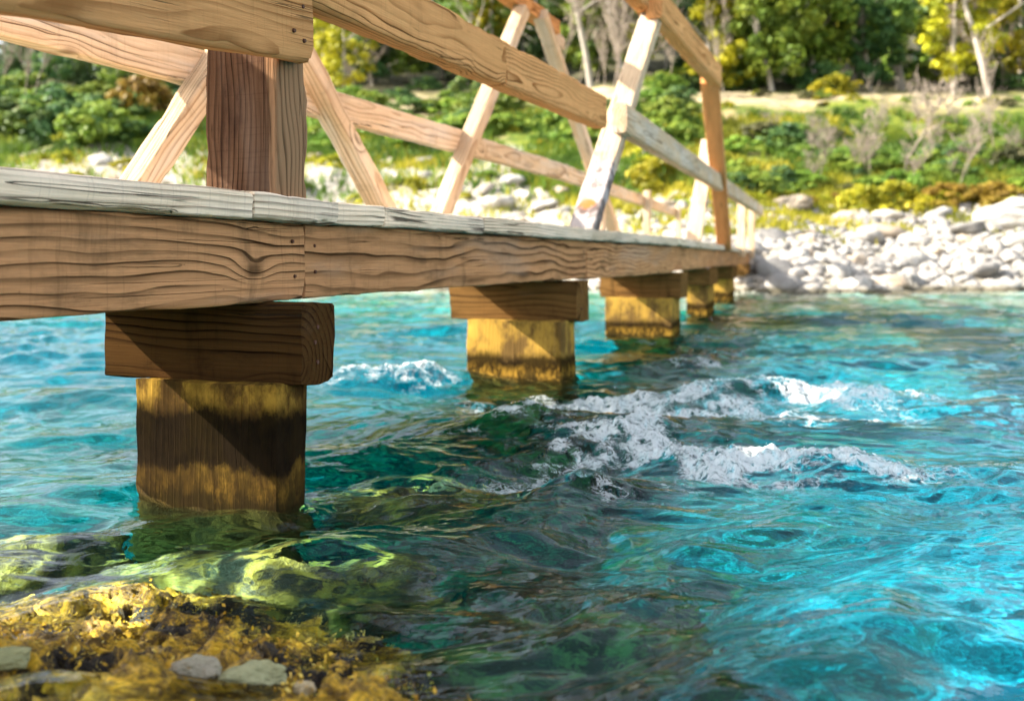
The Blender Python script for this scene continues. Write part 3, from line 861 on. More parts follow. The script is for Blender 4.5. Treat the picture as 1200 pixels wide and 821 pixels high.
rock_me = []
for k in range(9):
    r = np.random.default_rng(100 + k)
    rock_me.append(mesh_np('boulder', rock_verts(100 + k, ICO4[0] if k < 3 else ICO3[0], (1, r.uniform(0.6, 0.95), r.uniform(0.34, 0.55)), 0.17), None, True, (ICO4 if k < 3 else ICO3)[1]))
for m_ in rock_me:
    m_.materials.append(STONE)

def put_rock(name, k, x, y, s, sink=0.25, rz=None, label=None, group=None, zoff=0.0, mat=None, tilt=0.15):
    me = rock_me[k % 9]
    if mat is not None:
        me = me.copy(); me.materials.clear(); me.materials.append(mat)
    o = link(name, me)
    o.location = (x, y, gz(x, y) + s * (0.34 - sink) + zoff)
    o.rotation_euler = (rng.normal(0, tilt), rng.normal(0, tilt), rng.uniform(0, 6.28) if rz is None else rz)
    o.scale = (s, s, s)
    return tag(o, label, 'boulder', group)

placed = []
def rock_px(px, py, wpx_, k, label, mat=None, Y=None, rz=None):
    """a stone whose middle shows at px, py, standing on the ground"""
    Y = Y or 20.0
    for _ in range(40):
        x = (px - PCX) / F * Y
        y_lo = PCY - (gz(x, Y) - CH) * F / Y
        Y += (y_lo - py) * 0.02
    s = wpx_ / F * Y * 0.5
    o = put_rock('boulder', k, x, Y, s, 0.2, rz, label, None, mat=mat)
    placed.append((x, Y, s))
    return o

rock_px(1192, 268, 118, 0, 'largest sun-bleached boulder at the top of the stone bank by the right picture edge', rz=0.2)
rock_px(920, 244, 62, 1, 'broad tan boulder behind the far end of the bridge rail', STONE2, rz=0.3)
rock_px(990, 259, 40, 2, 'rounded tan-topped boulder just below the yellow shrubs', STONE2)
rock_px(1040, 258, 42, 3, 'rounded pale boulder right of the tan-topped one under the shrubs')
rock_px(1030, 280, 66, 4, 'long flat white boulder in the middle of the stone bank')
rock_px(885, 262, 30, 5, 'upright grey boulder close behind the end of the handrail')
rock_px(1068, 336, 54, 2, 'dark-footed boulder at the water edge in front of the white stones')
rock_px(1000, 338, 46, 1, 'low white boulder at the water edge nearest the bridge shadow')
rock_px(585, 243, 48, 4, 'flat grey boulder seen under the far rail left of the tall brace')
rock_px(638, 246, 44, 6, 'low pale boulder between the far crossed legs')
rock_px(600, 214, 34, 7, 'small grey boulder on the yellow grass under the far rail')
rock_px(660, 226, 26, 8, 'grey boulder just left of the tall brace')

def scatter(n, xr, sr, size, tries, gap=0.75):
    out = []
    for _ in range(tries):
        if len(out) >= n:
            break
        x = rng.uniform(*xr); s = rng.uniform(*sr)
        y = float(shore(x)) + s
        if abs(x) > 0.62 * y + 1:
            continue
        z = size[0] * (size[1] / size[0]) ** (rng.random() ** 1.8)
        if all((x - a) ** 2 + (y - b_) ** 2 > (gap * (z + c)) ** 2 for a, b_, c in placed):
            placed.append((x, y, z)); out.append((x, y, z))
    return out
lst = scatter(190, (3.2, 13.5), (-0.5, 7.5), (0.17, 0.52), 9000)
for k, (x, y, s) in enumerate(lst):
    put_rock('boulder', k, x, y, s, 0.22, label='white sun-bleached stone among many on the bank right of the bridge', group='white stones on the right bank', tilt=0.3)
lst = scatter(88, (-13.5, 4.5), (0.0, 13.5), (0.18, 0.5), 6000, 1.0)
for k, (x, y, s) in enumerate(lst):
    put_rock('boulder', k, x, y, s, 0.25, label='weathered stone half sunk in the yellow grass behind the bridge', group='stones in the grass behind the bridge', tilt=0.3, mat=None if k % 3 else STONE2)
# the rest of the shingle, too many to count
sv, sf = [], []
small = [rock_verts(300 + k, ico(2)[0], (1, 0.85, 0.6), 0.12, 5) for k in range(5)]
sfa = ico(2)[1]
cnt = 0
while cnt < 2200:
    x = rng.uniform(-14, 14.5); s = rng.uniform(-1.2, 14)
    if x > 3.2 and s > 8.5: continue
    if x < 3.0 and (s > 2.5 or rng.random() < 0.5): continue
    y = float(shore(x)) + s
    if abs(x) > 0.62 * y + 1: continue
    z = rng.uniform(0.06, 0.19)
    a = rng.uniform(0, 6.28); ca, sa = math.cos(a), math.sin(a)
    v = small[cnt % 5] * z
    v = np.stack([v[:, 0] * ca - v[:, 1] * sa + x, v[:, 0] * sa + v[:, 1] * ca + y, v[:, 2]], -1)
    sv.append(v); sf.append(sfa + cnt * len(v)); cnt += 1
sv = np.concatenate(sv)
nper = len(small[0])
cx_ = sv.reshape(cnt, nper, 3).mean(1)
sv[:, 2] += np.repeat(ground_z(cx_[:, 0], cx_[:, 1]) + 0.03, nper)
tag(link('shingle', mesh_np('shingle', sv, None, True, np.concatenate(sf)), STONE), kind='stuff')

# ------------------------------------------------------------------ weed-covered rocks in the water
M = Mat('weedy_rock')
co = M.n('NewGeometry', out=0)
n1 = M.noise(co, 5.0, 6.0, 0.7, 0.6); n2 = M.noise(M.vec('MULTIPLY', co, (26.0, 44.0, 44.0)), 1.0, 7.0, 0.75, 0.5); n3 = M.noise(co, 110.0, 4.0, 0.7)
c = M.mix(M.step(n2, 0.42, 0.60), (0.16, 0.085, 0.010), (0.88, 0.52, 0.03))
c = M.mix(M.math('MULTIPLY', M.step(n1, 0.56, 0.68), 0.6), c, (0.62, 0.42, 0.05))
c = M.mix(M.step(n1, 0.49, 0.42), c, (0.018, 0.010, 0.004))
c = M.mix(M.math('MULTIPLY', M.step(n3, 0.58, 0.7), 0.5), c, (0.82, 0.62, 0.16))
b = M.bump(M.math('ADD', n2, M.math('MULTIPLY', n3, 0.5)), 1.0, 0.02)
WEEDROCK = M.surf(M.principled(c, 0.55, b, spec=0.4))
M = Mat('green_weedy_rock')
co = M.n('NewGeometry', out=0)
n1 = M.noise(co, 4.0, 6.0, 0.7, 0.6); n2 = M.noise(co, 15.0, 5.0, 0.7, 0.8)
c = M.mix(M.step(n2, 0.42, 0.64), (0.014, 0.014, 0.004), (0.20, 0.15, 0.014))
c = M.mix(M.step(n1, 0.48, 0.38), c, (0.012, 0.018, 0.005))
c = M.mix(M.math('MULTIPLY', M.step(n1, 0.58, 0.68), 0.5), c, (0.22, 0.17, 0.04))
GREENROCK = M.surf(M.principled(c, 0.7, M.bump(n2, 1.0, 0.02), spec=0.3))
M = Mat('dark_green_rock')
co = M.n('NewGeometry', out=0)
n2 = M.noise(co, 12.0, 5.0, 0.7, 0.8)
c = M.mix(M.step(n2, 0.45, 0.66), (0.006, 0.014, 0.005), (0.05, 0.11, 0.025))
DARKROCK = M.surf(M.principled(c, 0.7, M.bump(n2, 1.0, 0.02), spec=0.2))
M = Mat('seaweed')
t = M.attr('tint')
c = M.ramp(t, [(0.0, (0.05, 0.028, 0.006)), (0.35, (0.42, 0.23, 0.015)), (0.7, (0.72, 0.45, 0.025)), (1.0, (0.80, 0.62, 0.14))])
WEED = M.surf(M.n('MixShader', i0=0.25, i1=M.principled(c, 0.5, spec=0.4), i2=M.n('BsdfTranslucent', Color=c)))

def leaf_mesh(name, cen, nrm, size, aspect=1.6, tint=None, r=None, curl=0.0):
    """leaf-sized faces at cen, roughly facing nrm"""
    r = r or np.random.default_rng(1)
    n = len(cen)
    nrm = nrm / (np.linalg.norm(nrm, axis=1, keepdims=True) + 1e-9)
    t = r.normal(size=(n, 3)); t -= nrm * (t * nrm).sum(1, keepdims=True); t /= (np.linalg.norm(t, axis=1, keepdims=True) + 1e-9)
    b = np.cross(nrm, t)
    s = size if np.ndim(size) else np.full(n, size)
    s = (s * r.uniform(0.6, 1.4, n))[:, None]
    a = cen - t * s * aspect * 0.5
    c = cen + t * s * aspect * 0.5 + nrm * s * curl
    l = cen + b * s * 0.5; q = cen - b * s * 0.5
    v = np.stack([a, q, c, l], 1).reshape(-1, 3)
    f = np.arange(n * 4).reshape(n, 4)
    return mesh_np(name, v, f, False, attrs={'tint': ('FACE', r.random(n) if tint is None else tint)})

o_v = {}
def on_rock(px, py):
    V = o_v['weedy_rock']
    for Y in np.arange(0.9, 1.8, 0.004):
        p = at(px, py, Y)
        near = V[(np.abs(V[:, 0] - p.x) < 0.012) & (np.abs(V[:, 1] - p.y) < 0.012)]
        if len(near) and near[:, 2].max() >= p.z:
            return Vector((p.x, p.y, near[:, 2].max()))
    return at(px, py, 1.3)

def weed_rock(name, label, loc, size, rz, mat, seed, weed=0, lump=0.0, wsize=0.02):
    base, f = ICO6 if weed else ICO4
    v = rock_verts(seed, base, (1, 1, 1), 0.20, 6)
    rz_ = math.cos(rz), math.sin(rz)
    v = v * np.array(size)
    v = np.stack([v[:, 0] * rz_[0] - v[:, 1] * rz_[1], v[:, 0] * rz_[1] + v[:, 1] * rz_[0], v[:, 2]], -1)
    d = lump * fbm(v[:, 0] * 9 + seed, v[:, 1] * 9 + 0.4 * vnoise(v[:, 0] * 5, v[:, 1] * 5), v[:, 2] * 4, o=5, s=seed, g=0.52)
    v[:, 2] += d
    if weed:
        e = fbm(v[:, 0] * 22 + 3 * d / max(lump, 1e-6), v[:, 1] * 30, v[:, 2] * 30, o=4, s=seed + 1, g=0.62)
        v[:, 2] += 0.016 * e; v[:, 0] += 0.006 * fbm(v[:, 0] * 30, v[:, 1] * 30, o=2, s=seed + 2)
    o = link(name, mesh_np(name, v, None, True, f), mat)
    o.location = loc
    o_v[o.name] = v + np.array(loc)
    tag(o, label, 'rock')
    if weed:
        r = np.random.default_rng(seed)
        top = np.where(base[:, 2] > 0.05)[0]
        idx = r.choice(top, weed)
        den = fbm(v[idx, 0] * 7, v[idx, 1] * 7, o=3, s=seed + 4)
        idx = idx[den > -0.25]
        cen = v[idx] + r.normal(0, 0.009, (len(idx), 3)) + np.array([0, 0, 0.003])
        nr_ = base[idx] * 0.6 + r.normal(0, 0.6, (len(idx), 3)) + np.array([-0.2, 0, 0.6])
        tint = np.clip(0.5 + 0.45 * fbm(v[idx, 0] * 11, v[idx, 1] * 11, o=3, s=seed + 8) + r.normal(0, 0.16, len(idx)), 0, 1)
        w = link('seaweed', leaf_mesh('seaweed', cen, nr_, wsize, 1.9, tint, r, 0.3), WEED)
        w.parent = o
        w['kind'] = 'stuff'
    return o

bpy.context.view_layer.update()
weed_rock('weedy_rock', 'large gold-weed covered rock breaking the surface in the near left corner', (-0.82, 1.42, -0.110), (0.64, 0.45, 0.140), -0.22, WEEDROCK, 11, weed=9000, lump=0.040, wsize=0.0045)
weed_rock('weedy_rock', 'small gold and brown weedy rock at the bottom picture edge right of the pale stones', (-0.20, 1.19, -0.095), (0.24, 0.13, 0.10), 0.1, WEEDROCK, 23, weed=2500, lump=0.03, wsize=0.0045)
weed_rock('weedy_rock', 'golden submerged rock between the weedy ledge and the small weedy rock', (-0.34, 1.30, -0.115), (0.17, 0.12, 0.09), 0.5, WEEDROCK, 31, weed=900, lump=0.03, wsize=0.0045)
weed_rock('weedy_rock', 'golden submerged rock just right of the tip of the weedy ledge', (-0.28, 1.50, -0.165), (0.20, 0.10, 0.09), -0.3, WEEDROCK, 32, weed=900, lump=0.03, wsize=0.0045)
weed_rock('submerged_rock', 'green-yellow submerged rock spread below the nearest pile', (-0.50, 1.96, -0.25), (0.42, 0.30, 0.13), -0.2, GREENROCK, 12, lump=0.03)
weed_rock('submerged_rock', 'yellow submerged rock under the shade between the first and second piles', (-0.23, 2.62, -0.22), (0.30, 0.17, 0.12), 0.4, GREENROCK, 13, lump=0.03)
weed_rock('submerged_rock', 'dim green submerged rock in the dark water right of the weedy ledge', (0.10, 1.72, -0.34), (0.34, 0.20, 0.14), 0.5, DARKROCK, 14, lump=0.03)
weed_rock('submerged_rock', 'deep green submerged rock at the bottom middle of the picture', (-0.02, 1.38, -0.36), (0.26, 0.18, 0.12), -0.3, DARKROCK, 15, lump=0.03)
weed_rock('submerged_rock', 'pale yellow submerged rock near the left picture edge under the bridge', (-1.15, 2.05, -0.20), (0.30, 0.22, 0.10), 0.2, GREENROCK, 16, lump=0.03)
FLAT = stone_mat('pale_flat_stone', (0.30, 0.30, 0.15), (0.52, 0.50, 0.30), (0.16, 0.13, 0.05), 0.6, wetfoot=False)
for (px, py, Y, s, k, lb) in ((228, 788, 1.335, (0.036, 0.022, 0.016), 1, 'smaller pale flat stone lying on the gold weed'), (300, 797, 1.315, (0.048, 0.026, 0.017), 2, 'larger pale oval flat stone lying on the gold weed'),
                              (14, 774, 1.33, (0.030, 0.018, 0.014), 3, 'pale greenish stone on the gold weed at the left picture edge'), (356, 808, 1.3, (0.018, 0.012, 0.010), 4, 'smallest pale pebble right of the two flat stones')):
    me = mesh_np('flat_stone', rock_verts(400 + k, ICO4[0], (1, 1, 1), 0.26, 8) * np.array(s), None, True, ICO4[1])
    o = link('flat_stone', me, FLAT)
    o.location = on_rock(px, py) + Vector((0, 0, s[2] * 0.2))
    tag(o, lb, 'stone')

# ------------------------------------------------------------------ vegetation
def foliage(name, a, b_, c_, trans=0.35):
    M = Mat(name)
    t = M.attr('tint'); r = M.rnd()
    col = M.ramp(t, [(0.0, a), (0.5, b_), (1.0, c_)])
    hs = M.nt.nodes.new('ShaderNodeHueSaturation')
    M.put(hs.inputs['Hue'], M.math('MULTIPLY_ADD', r, 0.03, 0.485)); M.put(hs.inputs['Value'], M.math('MULTIPLY_ADD', r, 0.4, 0.8)); M.put(hs.inputs['Color'], col)
    c = hs.outputs[0]
    return M.surf(M.n('MixShader', i0=trans, i1=M.principled(c, 0.55, spec=0.3), i2=M.n('BsdfTranslucent', Color=c)))
LEAF_DARK = foliage('dark_leaves', (0.035, 0.085, 0.030), (0.085, 0.165, 0.045), (0.18, 0.26, 0.05))
LEAF_MID = foliage('green_leaves', (0.07, 0.13, 0.018), (0.15, 0.24, 0.028), (0.28, 0.34, 0.04))
LEAF_YEL = foliage('yellow_leaves', (0.14, 0.16, 0.008), (0.33, 0.32, 0.012), (0.52, 0.46, 0.02))
LEAF_OLIVE = foliage('olive_leaves', (0.045, 0.050, 0.018), (0.09, 0.095, 0.035), (0.17, 0.15, 0.06))
LEAF_ORANGE = foliage('orange_leaves', (0.15, 0.095, 0.015), (0.27, 0.18, 0.02), (0.38, 0.29, 0.04))
M = Mat('bark')
co = M.n('NewGeometry', out=0)
c = M.mix(M.noise(M.vec('MULTIPLY', co, (6.0, 6.0, 1.5)), 1.0, 5.0, 0.65), (0.20, 0.16, 0.12), (0.46, 0.42, 0.36))
BARK = M.surf(M.principled(c, 0.9, spec=0.1))
M = Mat('dead_twigs')
c = M.mix(M.noise(M.n('NewGeometry', out=0), 3.0, 3.0), (0.16, 0.125, 0.09), (0.30, 0.25, 0.20))
TWIG = M.surf(M.principled(c, 0.9, spec=0.1))

def tube(pts, radii, n=6):
    pts = np.asarray(pts, float); m = len(pts)
    v, q = [], []
    for i in range(m):
        t = pts[min(i + 1, m - 1)] - pts[max(i - 1, 0)]
        t /= np.linalg.norm(t) + 1e-9
        a = np.cross(t, (0.31, 0.9, 0.2)); a /= np.linalg.norm(a) + 1e-9
        b = np.cross(t, a)
        for k in range(n):
            th = 2 * math.pi * k / n
            v.append(pts[i] + radii[i] * (a * math.cos(th) + b * math.sin(th)))
    for i in range(m - 1):
        for k in range(n):
            q.append((i * n + k, i * n + (k + 1) % n, (i + 1) * n + (k + 1) % n, (i + 1) * n + k))
    return v, q

def join_tubes(ts):
    v, q = [], []
    for a, b in ts:
        o = len(v); v += a; q += [tuple(i + o for i in f) for f in b]
    return np.array(v), np.array(q)

def branchy(seed, h, r0, levels=3, spread=0.6, kids=4, lean=0.1, up=0.5, nseg=6):
    r = np.random.default_rng(seed)
    ts, tips = [], []
    def grow(p, d, L, rad, lev):
        pts, rr = [p.copy()], [rad]
        n = nseg if lev == 0 else 4
        dd = d.copy()
        for i in range(n):
            dd = dd + r.normal(0, 0.10 + 0.05 * lev, 3) + np.array([0, 0, 0.05 * up]); dd /= np.linalg.norm(dd)
            p = p + dd * L / n
            pts.append(p.copy()); rr.append(rad * (1 - 0.75 * (i + 1) / n))
        ts.append(tube(pts, rr, 6 if lev == 0 else 4))
        tips.append((p, lev))
        if lev < levels:
            for k in range(kids):
                t = r.uniform(0.35 if lev == 0 else 0.2, 0.98)
                b0 = pts[int(t * n)]
                a = r.uniform(0, 6.28)
                nd = dd * (1 - spread) + spread * np.array([math.cos(a), math.sin(a), r.uniform(0.0, 0.9)])
                nd /= np.linalg.norm(nd)
                grow(b0, nd, L * r.uniform(0.42, 0.65), max(rad * (1 - 0.75 * t) * 0.65, 0.006), lev + 1)
    grow(np.zeros(3), np.array([r.normal(0, lean), r.normal(0, lean), 1.0]), h, r0, 0)
    v, q = join_tubes(ts)
    return v, q, tips

def crown_points(seed, H, Rw, z0, nclump, nleaf, shape='round'):
    r = np.random.default_rng(seed)
    cen, nrm, tint = [], [], []
    for k in range(nclump):
        t = r.random()
        if shape == 'cone':
            rr = Rw * (1 - t) ** 0.8 * math.sqrt(r.random()) + 0.05; zz = z0 + (H - z0) * t
        elif shape == 'flat':
            rr = Rw * math.sqrt(r.random()); zz = z0 + (H - z0) * (0.55 + 0.45 * t) * (1 - 0.35 * (rr / Rw) ** 2)
        else:
            rr = Rw * math.sqrt(r.random()) * math.sqrt(max(0.05, 1 - (2 * t - 0.9) ** 2)); zz = z0 + (H - z0) * t
        a = r.uniform(0, 6.28)
        c = np.array([rr * math.cos(a), rr * math.sin(a), zz])
        cr = Rw * r.uniform(0.16, 0.34)
        d = r.normal(size=(nleaf, 3)); d /= np.linalg.norm(d, axis=1, keepdims=True)
        p = c + d * (cr * r.random((nleaf, 1)) ** 0.45) * np.array([1, 1, 0.7])
        cen.append(p); nrm.append(d + np.array([0, 0, 0.5]) + r.normal(0, 0.35, (nleaf, 3)))
        tint.append(np.clip(r.uniform(0.15, 0.85) + r.normal(0, 0.15, nleaf), 0, 1))
    return np.concatenate(cen), np.concatenate(nrm), np.concatenate(tint)

# unit tree kinds (height about 1, scaled when placed)
TK = {}
def tree_kind(key, H, Rw, z0, leaf, mat, shape, seed, nclump=90, nleaf=60, lsize=0.16, trunk_r=0.16, branch=True):
    cen, nrm, tint = crown_points(seed, H, Rw, z0, nclump, nleaf, shape)
    cm = leaf_mesh('crown', cen, nrm, lsize, 1.7, tint, np.random.default_rng(seed))
    cm.materials.append(mat)
    v, q, _ = branchy(seed, H * 0.92, trunk_r, 1 if branch else 0, 0.65, 7, 0.04)
    tm = mesh_np('trunk', v, q, True); tm.materials.append(BARK)
    TK[key] = (tm, cm)
tree_kind('dark', 11.0, 2.9, 1.2, None, LEAF_DARK, 'round', 1, 110, 70, 0.22)
tree_kind('dark_b', 13.0, 2.5, 2.0, None, LEAF_DARK, 'cone', 2, 110, 70, 0.22)
tree_kind('mid', 9.5, 2.6, 1.0, None, LEAF_MID, 'round', 3, 100, 70, 0.20)
tree_kind('mid_b', 12.0, 2.6, 3.5, None, LEAF_MID, 'round', 4, 80, 60, 0.20, 0.2)
tree_kind('yellow', 9.0, 2.3, 1.2, None, LEAF_YEL, 'round', 5, 90, 70, 0.17)
tree_kind('yellow_b', 8.5, 1.8, 0.6, None, LEAF_YEL, 'cone', 6, 80, 70, 0.17)
tree_kind('olive', 10.0, 2.4, 2.5, None, LEAF_OLIVE, 'round', 8, 70, 60, 0.18)
tree_kind('tall', 16.0, 2.8, 8.5, None, LEAF_OLIVE, 'round', 9, 60, 60, 0.2, 0.24)

def tree(kind, x, y, sc, label, group=None, rz=None, name='tree', leanx=0.0):
    t = empty(name, (x, y, gz(x, y) - 0.1))
    t.rotation_euler = (0, leanx, rng.uniform(0, 6.28) if rz is None else rz)
    t.scale = (sc, sc, sc)
    tag(t, label, 'tree', group)
    for nm_, me in zip(('trunk', 'crown'), TK[kind]):
        o = bpy.data.objects.new(nm_, me); COL.objects.link(o); o.parent = t
    return t

def Yat(px, py, Y0=40.0):
    """where the ground shows at photo pixel px, py beyond Y0"""
    Ys = np.arange(Y0, 110, 0.25)
    xs = (px - PCX) / F * Ys
    hit = np.nonzero(PCY - (ground_z(xs, Ys) - CH) * F / Ys <= py)[0]
    if len(hit):
        return float(xs[hit[0]]), float(Ys[hit[0]])
    return (px - PCX) / F * Y0, Y0

def tree_px(kind, px, Y, sc, label, **kw):
    return tree(kind, (px - PCX) / F * Y, Y, sc, label, **kw)

tree_px('yellow', 1118, 45.0, 0.85, 'bright yellow-green tree standing on the track edge left of the slim pale trunk')
tree_px('yellow', 1196, 48.0, 0.9, 'yellow-green tree cut by the right picture edge')
tree_px('yellow_b', 838, 46.5, 0.95, 'yellow-green bushy tree in front of the dark wood right of the handrail')
tree_px('mid', 905, 46.0, 0.85, 'mid green rounded tree left of the leaning trunk')
tree_px('mid', 945, 49.0, 0.95, 'taller mid green tree close behind the rounded one')
tree_px('tall', 1003, 50.0, 1.15, 'tall tree with a leaning grey trunk above the small yellow shrub', leanx=0.10)
tree_px('tall', 1057, 51.0, 1.1, 'tall tree with a straight pale trunk between the leaning trunk and the yellow tree')
tree_px('tall', 1160, 43.5, 0.62, 'slim young tree with a pale trunk rising from the slope near the right edge')
tree_px('yellow', 405, 44.0, 0.62, 'yellow-green tree with pale twigs seen over the second rail', rz=0.4)
tree_px('yellow_b', 575, 50.0, 0.9, 'yellow-green tree glimpsed left of the far truss top')
tree_px('olive', 735, 47.0, 0.8, 'loose olive tree with white trunk behind the tall brace')
tree_px('tall', 693, 47.0, 0.75, 'pale-stemmed tree left of the tall brace top')
# the dark wood
kinds = ['dark', 'mid_b', 'mid', 'dark', 'yellow', 'mid']
k = 0
for row, (Y, n) in enumerate(((51, 24), (55, 24), (61, 22), (69, 20))):
    for i in range(n):
        px = -160 + 1520 * (i + 0.5 + rng.uniform(-0.35, 0.35)) / n
        y = Y + rng.uniform(-2.5, 2.5)
        low = 0.62 if px < 300 else 1.0
        kd = kinds[(k * 5 + row) % 6]
        if px < 350 and kd in ('mid_b', 'yellow'): kd = 'dark'
        tree(kd, (px - PCX) / F * y, y, low * rng.uniform(0.55, 0.72), 'leafy tree in the dark wood that closes the view behind the track', group='trees of the dark wood')
        k += 1

for i in range(14):
    px = -170 + 36 * i + rng.uniform(-10, 10); y = rng.uniform(59, 66)
    tree('dark', (px - PCX) / F * y, y, rng.uniform(0.42, 0.52), 'leafy tree in the dark wood that closes the view behind the track', group='trees of the dark wood')
# shrubs
SK = {}
def shrub_kind(key, mat, seed, H=1.0, Rw=0.9, n=42, nl=55, ls=0.075):
    cen, nrm, tint = crown_points(seed, H, Rw, 0.0, n, nl, 'round')
    m = leaf_mesh('shrub', cen, nrm, ls, 1.9, tint, np.random.default_rng(seed)); m.materials.append(mat)
    SK[key] = m
shrub_kind('dark', LEAF_DARK, 51); shrub_kind('mid', LEAF_MID, 52); shrub_kind('yellow', LEAF_YEL, 53)
shrub_kind('olive', LEAF_OLIVE, 54); shrub_kind('orange', LEAF_ORANGE, 55); shrub_kind('mid_b', LEAF_MID, 56, 0.8, 1.1)

def shrub(kd, x, y, s, label, group=None, sz=1.0):
    o = link('shrub', SK[kd])
    o.location = (x, y, gz(x, y) - 0.1 * s)
    o.rotation_euler = (0, 0, rng.uniform(0, 6.28))
    o.scale = (s, s, s * sz)
    return tag(o, label, 'shrub', group)

def shrub_px(kd, px, py, s, label, Y0=22.0, sz=1.0):
    x, y = Yat(px, py, Y0)
    return shrub(kd, x, y, s, label, sz=sz)
shrub_px('yellow', 1012, 252, 0.75, 'bright yellow-green shrub above the rounded boulders on the right bank')
shrub_px('yellow', 1050, 250, 0.8, 'second bright yellow-green shrub, next to the grey bare bush')
shrub_px('orange', 1110, 244, 0.9, 'orange-tinged yellow shrub right of the bright yellow ones', sz=0.7)
shrub_px('orange', 1165, 236, 0.9, 'orange-tinged low shrub above the largest boulder', sz=0.6)
shrub_px('yellow', 772, 226, 0.95, 'yellow-green shrub between the tall brace and the white brace')
shrub_px('yellow', 978, 112, 1.15, 'small rounded yellow shrub on the track at the foot of the leaning trunk', Y0=36, sz=0.8)
shrub_px('orange', 168, 138, 1.5, 'orange shrub at the foot of the dark trees left of the first post', Y0=30)
shrub_px('dark', 930, 175, 1.2, 'dark green wide shrub in the middle of the green slope', sz=0.7)
# the slope's own cover of shrubs
def slope_shrubs(n, pxr, pyr, kinds_, sr, label, group, Y0=23):
    c_ = 0
    for _ in range(n * 4):
        if c_ >= n: break
        px, py = rng.uniform(*pxr), rng.uniform(*pyr)
        x, y = Yat(px, py, Y0)
        shrub(kinds_[c_ % len(kinds_)], x, y, rng.uniform(*sr), label, group, rng.uniform(0.5, 0.9)); c_ += 1
slope_shrubs(70, (860, 1260), (160, 232), ['mid', 'mid_b', 'olive', 'mid', 'mid_b', 'dark'], (0.4, 0.95), 'green or olive shrub in the mixed scrub covering the slope right of the bridge', 'scrub on the right slope')
slope_shrubs(34, (-60, 240), (112, 168), ['dark', 'dark', 'mid', 'dark'], (0.9, 1.6), 'dark green shrub in the band below the trees left of the first post', 'shrubs left of the first post')
slope_shrubs(44, (360, 800), (105, 175), ['mid', 'dark', 'mid_b', 'mid'], (0.8, 1.4), 'green shrub on the bank seen between the railings', 'shrubs between the railings')
slope_shrubs(46, (-60, 800), (165, 240), ['yellow', 'yellow', 'mid_b', 'yellow'], (0.25, 0.6), 'low yellow-green clump among the stones behind the bridge', 'yellow clumps behind the bridge')
slope_shrubs(26, (870, 1240), (232, 252), ['yellow', 'mid_b', 'yellow', 'orange'], (0.3, 0.55), 'low yellow-green clump along the upper rim of the white stones', 'yellow clumps over the stone bank')
slope_shrubs(18, (850, 1240), (112, 128), ['yellow', 'mid_b', 'olive'], (0.25, 0.5), 'low tuft along the edge of the pale track', 'tufts along the track', 30)
slope_shrubs(30, (-60, 1260), (96, 108), ['dark', 'olive', 'mid', 'dark'], (0.9, 1.7), 'undergrowth bush at the edge of the dark wood', 'bushes at the wood edge', 42)

# bare bushes and dead white saplings
BK = []
for k in range(3):
    v, q, _ = branchy(80 + k, 1.0, 0.013, 3, 0.5, 5, 0.2, 0.9, 5)
    m = mesh_np('bare_bush', v, q, True); m.materials.append(TWIG); BK.append(m)
def bare(name, k, px, py, s, label, group=None, Y0=23.0, cat='bush', wide=1.0):
    x, y = Yat(px, py, Y0)
    o = link(name, BK[k % 3]); o.location = (x, y, gz(x, y) - 0.05)
    o.rotation_euler = (0, 0, rng.uniform(0, 6.28)); o.scale = (s * wide, s * wide, s)
    return tag(o, label, cat, group)
bare('bare_bush', 0, 1058, 205, 2.6, 'large grey leafless bush on the right slope', wide=1.2)
bare('bare_bush', 1, 1020, 175, 1.8, 'smaller leafless bush left of the large grey one')
bare('bare_bush', 2, 1165, 180, 3.2, 'thin leafless sapling standing on the slope near the right edge', wide=0.5)
bare('bare_bush', 0, 1130, 215, 2.0, 'leafless bush below the thin sapling', wide=0.8)
bare('dead_tree', 1, 432, 104, 2.9, 'white leafless small tree seen through the second and far rails', Y0=34, cat='tree', wide=1.2)
bare('dead_tree', 2, 418, 106, 2.6, 'white leafless small tree nearest the first post', Y0=34, cat='tree')
bare('dead_tree', 0, 700, 98, 5.5, 'tall white leafless tree just left of the tall brace', Y0=38, cat='tree', wide=0.6)
bare('dead_tree', 1, 745, 105, 4.0, 'white leafless tree right behind the tall brace', Y0=38, cat='tree', wide=0.8)
for i in range(16):
    bare('dead_tree', i, rng.choice([rng.uniform(0, 240), rng.uniform(640, 800), rng.uniform(640, 1200)]), rng.uniform(100, 110), rng.uniform(3.0, 6.5), 'pale bare stem standing in front of the dark wood', 'pale bare stems before the wood', 38, 'tree', 0.5)
for i in range(16):
    bare('bare_bush', i, rng.uniform(880, 1230), rng.uniform(150, 230), rng.uniform(0.8, 1.6), 'small dry leafless bush among the green scrub of the slope', 'dry bushes on the slope')

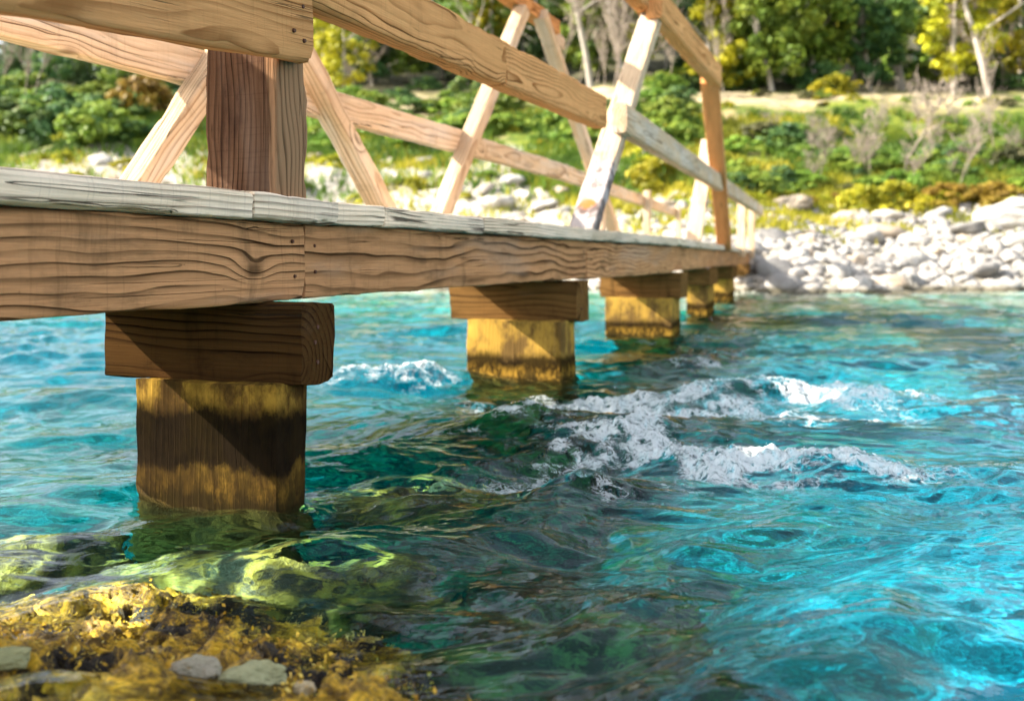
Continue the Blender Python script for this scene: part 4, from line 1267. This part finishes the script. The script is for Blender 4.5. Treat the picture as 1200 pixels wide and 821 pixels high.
# grass and weeds on the bank, uncountable
def grass_field(name, n, xr, sr, hs, mat, seed, dens):
    r = np.random.default_rng(seed)
    x = r.uniform(*xr, n); s = r.uniform(*sr, n)
    y = shore(x) + s
    keep = (np.abs(x) < 0.62 * y + 1) & (fbm(x * 0.55, y * 0.55, o=3, s=seed) + dens > 0)
    st = 6.5 + 8.5 * sstep(4.5, -2.0, x) + 2.0 * fbm(x * 0.45, y * 0.45, s=41)
    keep &= (s > st - 1.0) | (r.random(n) < np.where(x < 3.5, 0.14, 0.015))
    x, y, s = x[keep], y[keep], s[keep]
    z = ground_z(x, y)
    h = r.uniform(*hs, len(x)); a = r.uniform(0, 6.28, len(x)); w = h * 0.16
    lx, ly = r.normal(0, 0.35, len(x)) * h, r.normal(0, 0.35, len(x)) * h
    v = np.stack([np.stack([x - w * np.cos(a), y - w * np.sin(a), z], -1), np.stack([x + w * np.cos(a), y + w * np.sin(a), z], -1), np.stack([x + lx + w * 0.3, y + ly, z + h], -1), np.stack([x + lx - w * 0.3, y + ly, z + h], -1)], 1).reshape(-1, 3)
    tint = np.clip(0.5 + 0.5 * fbm(x * 0.9, y * 0.9, o=3, s=seed + 2) + r.normal(0, 0.12, len(x)), 0, 1)
    me = mesh_np(name, v, np.arange(len(v)).reshape(-1, 4), False, attrs={'tint': ('FACE', tint)})
    return tag(link(name, me, mat), kind='stuff')
GRASS_Y = foliage('yellow_grass', (0.13, 0.14, 0.012), (0.30, 0.28, 0.015), (0.44, 0.36, 0.04), 0.4)
GRASS_G = foliage('green_grass', (0.05, 0.10, 0.012), (0.11, 0.19, 0.018), (0.24, 0.28, 0.025), 0.4)
grass_field('grass', 90000, (-16, 16), (3, 18), (0.10, 0.28), GRASS_Y, 91, 0.05)
grass_field('grass', 90000, (-22, 22), (9, 18), (0.12, 0.36), GRASS_G, 92, 0.25)

# ------------------------------------------------------------------ spray over the broken water
r = np.random.default_rng(17)
dv, df = [], []
bv, bf = ico(1)
n_ = 0
for p, wf, wb, a, h in CRESTS[:3]:
    p = np.array(p)
    for _ in range(70):
        i = r.integers(0, len(p) - 1); t = r.random()
        q = p[i] * (1 - t) + p[i + 1] * t + r.normal(0, 0.03, 2)
        s = 0.0007 * (3.5 ** r.random())
        dv.append(bv * s + np.array([q[0], q[1], h * 1.1 + abs(r.normal(0, 0.014))])); df.append(bf + n_ * len(bv)); n_ += 1
M = Mat('spray')
SPRAY = M.surf(M.principled((0.9, 0.93, 0.93), 0.2, spec=0.5, Transmission_Weight=0.3))
tag(link('spray', mesh_np('spray', np.concatenate(dv), None, True, np.concatenate(df)), SPRAY), kind='stuff')
bpy.context.view_layer.update()
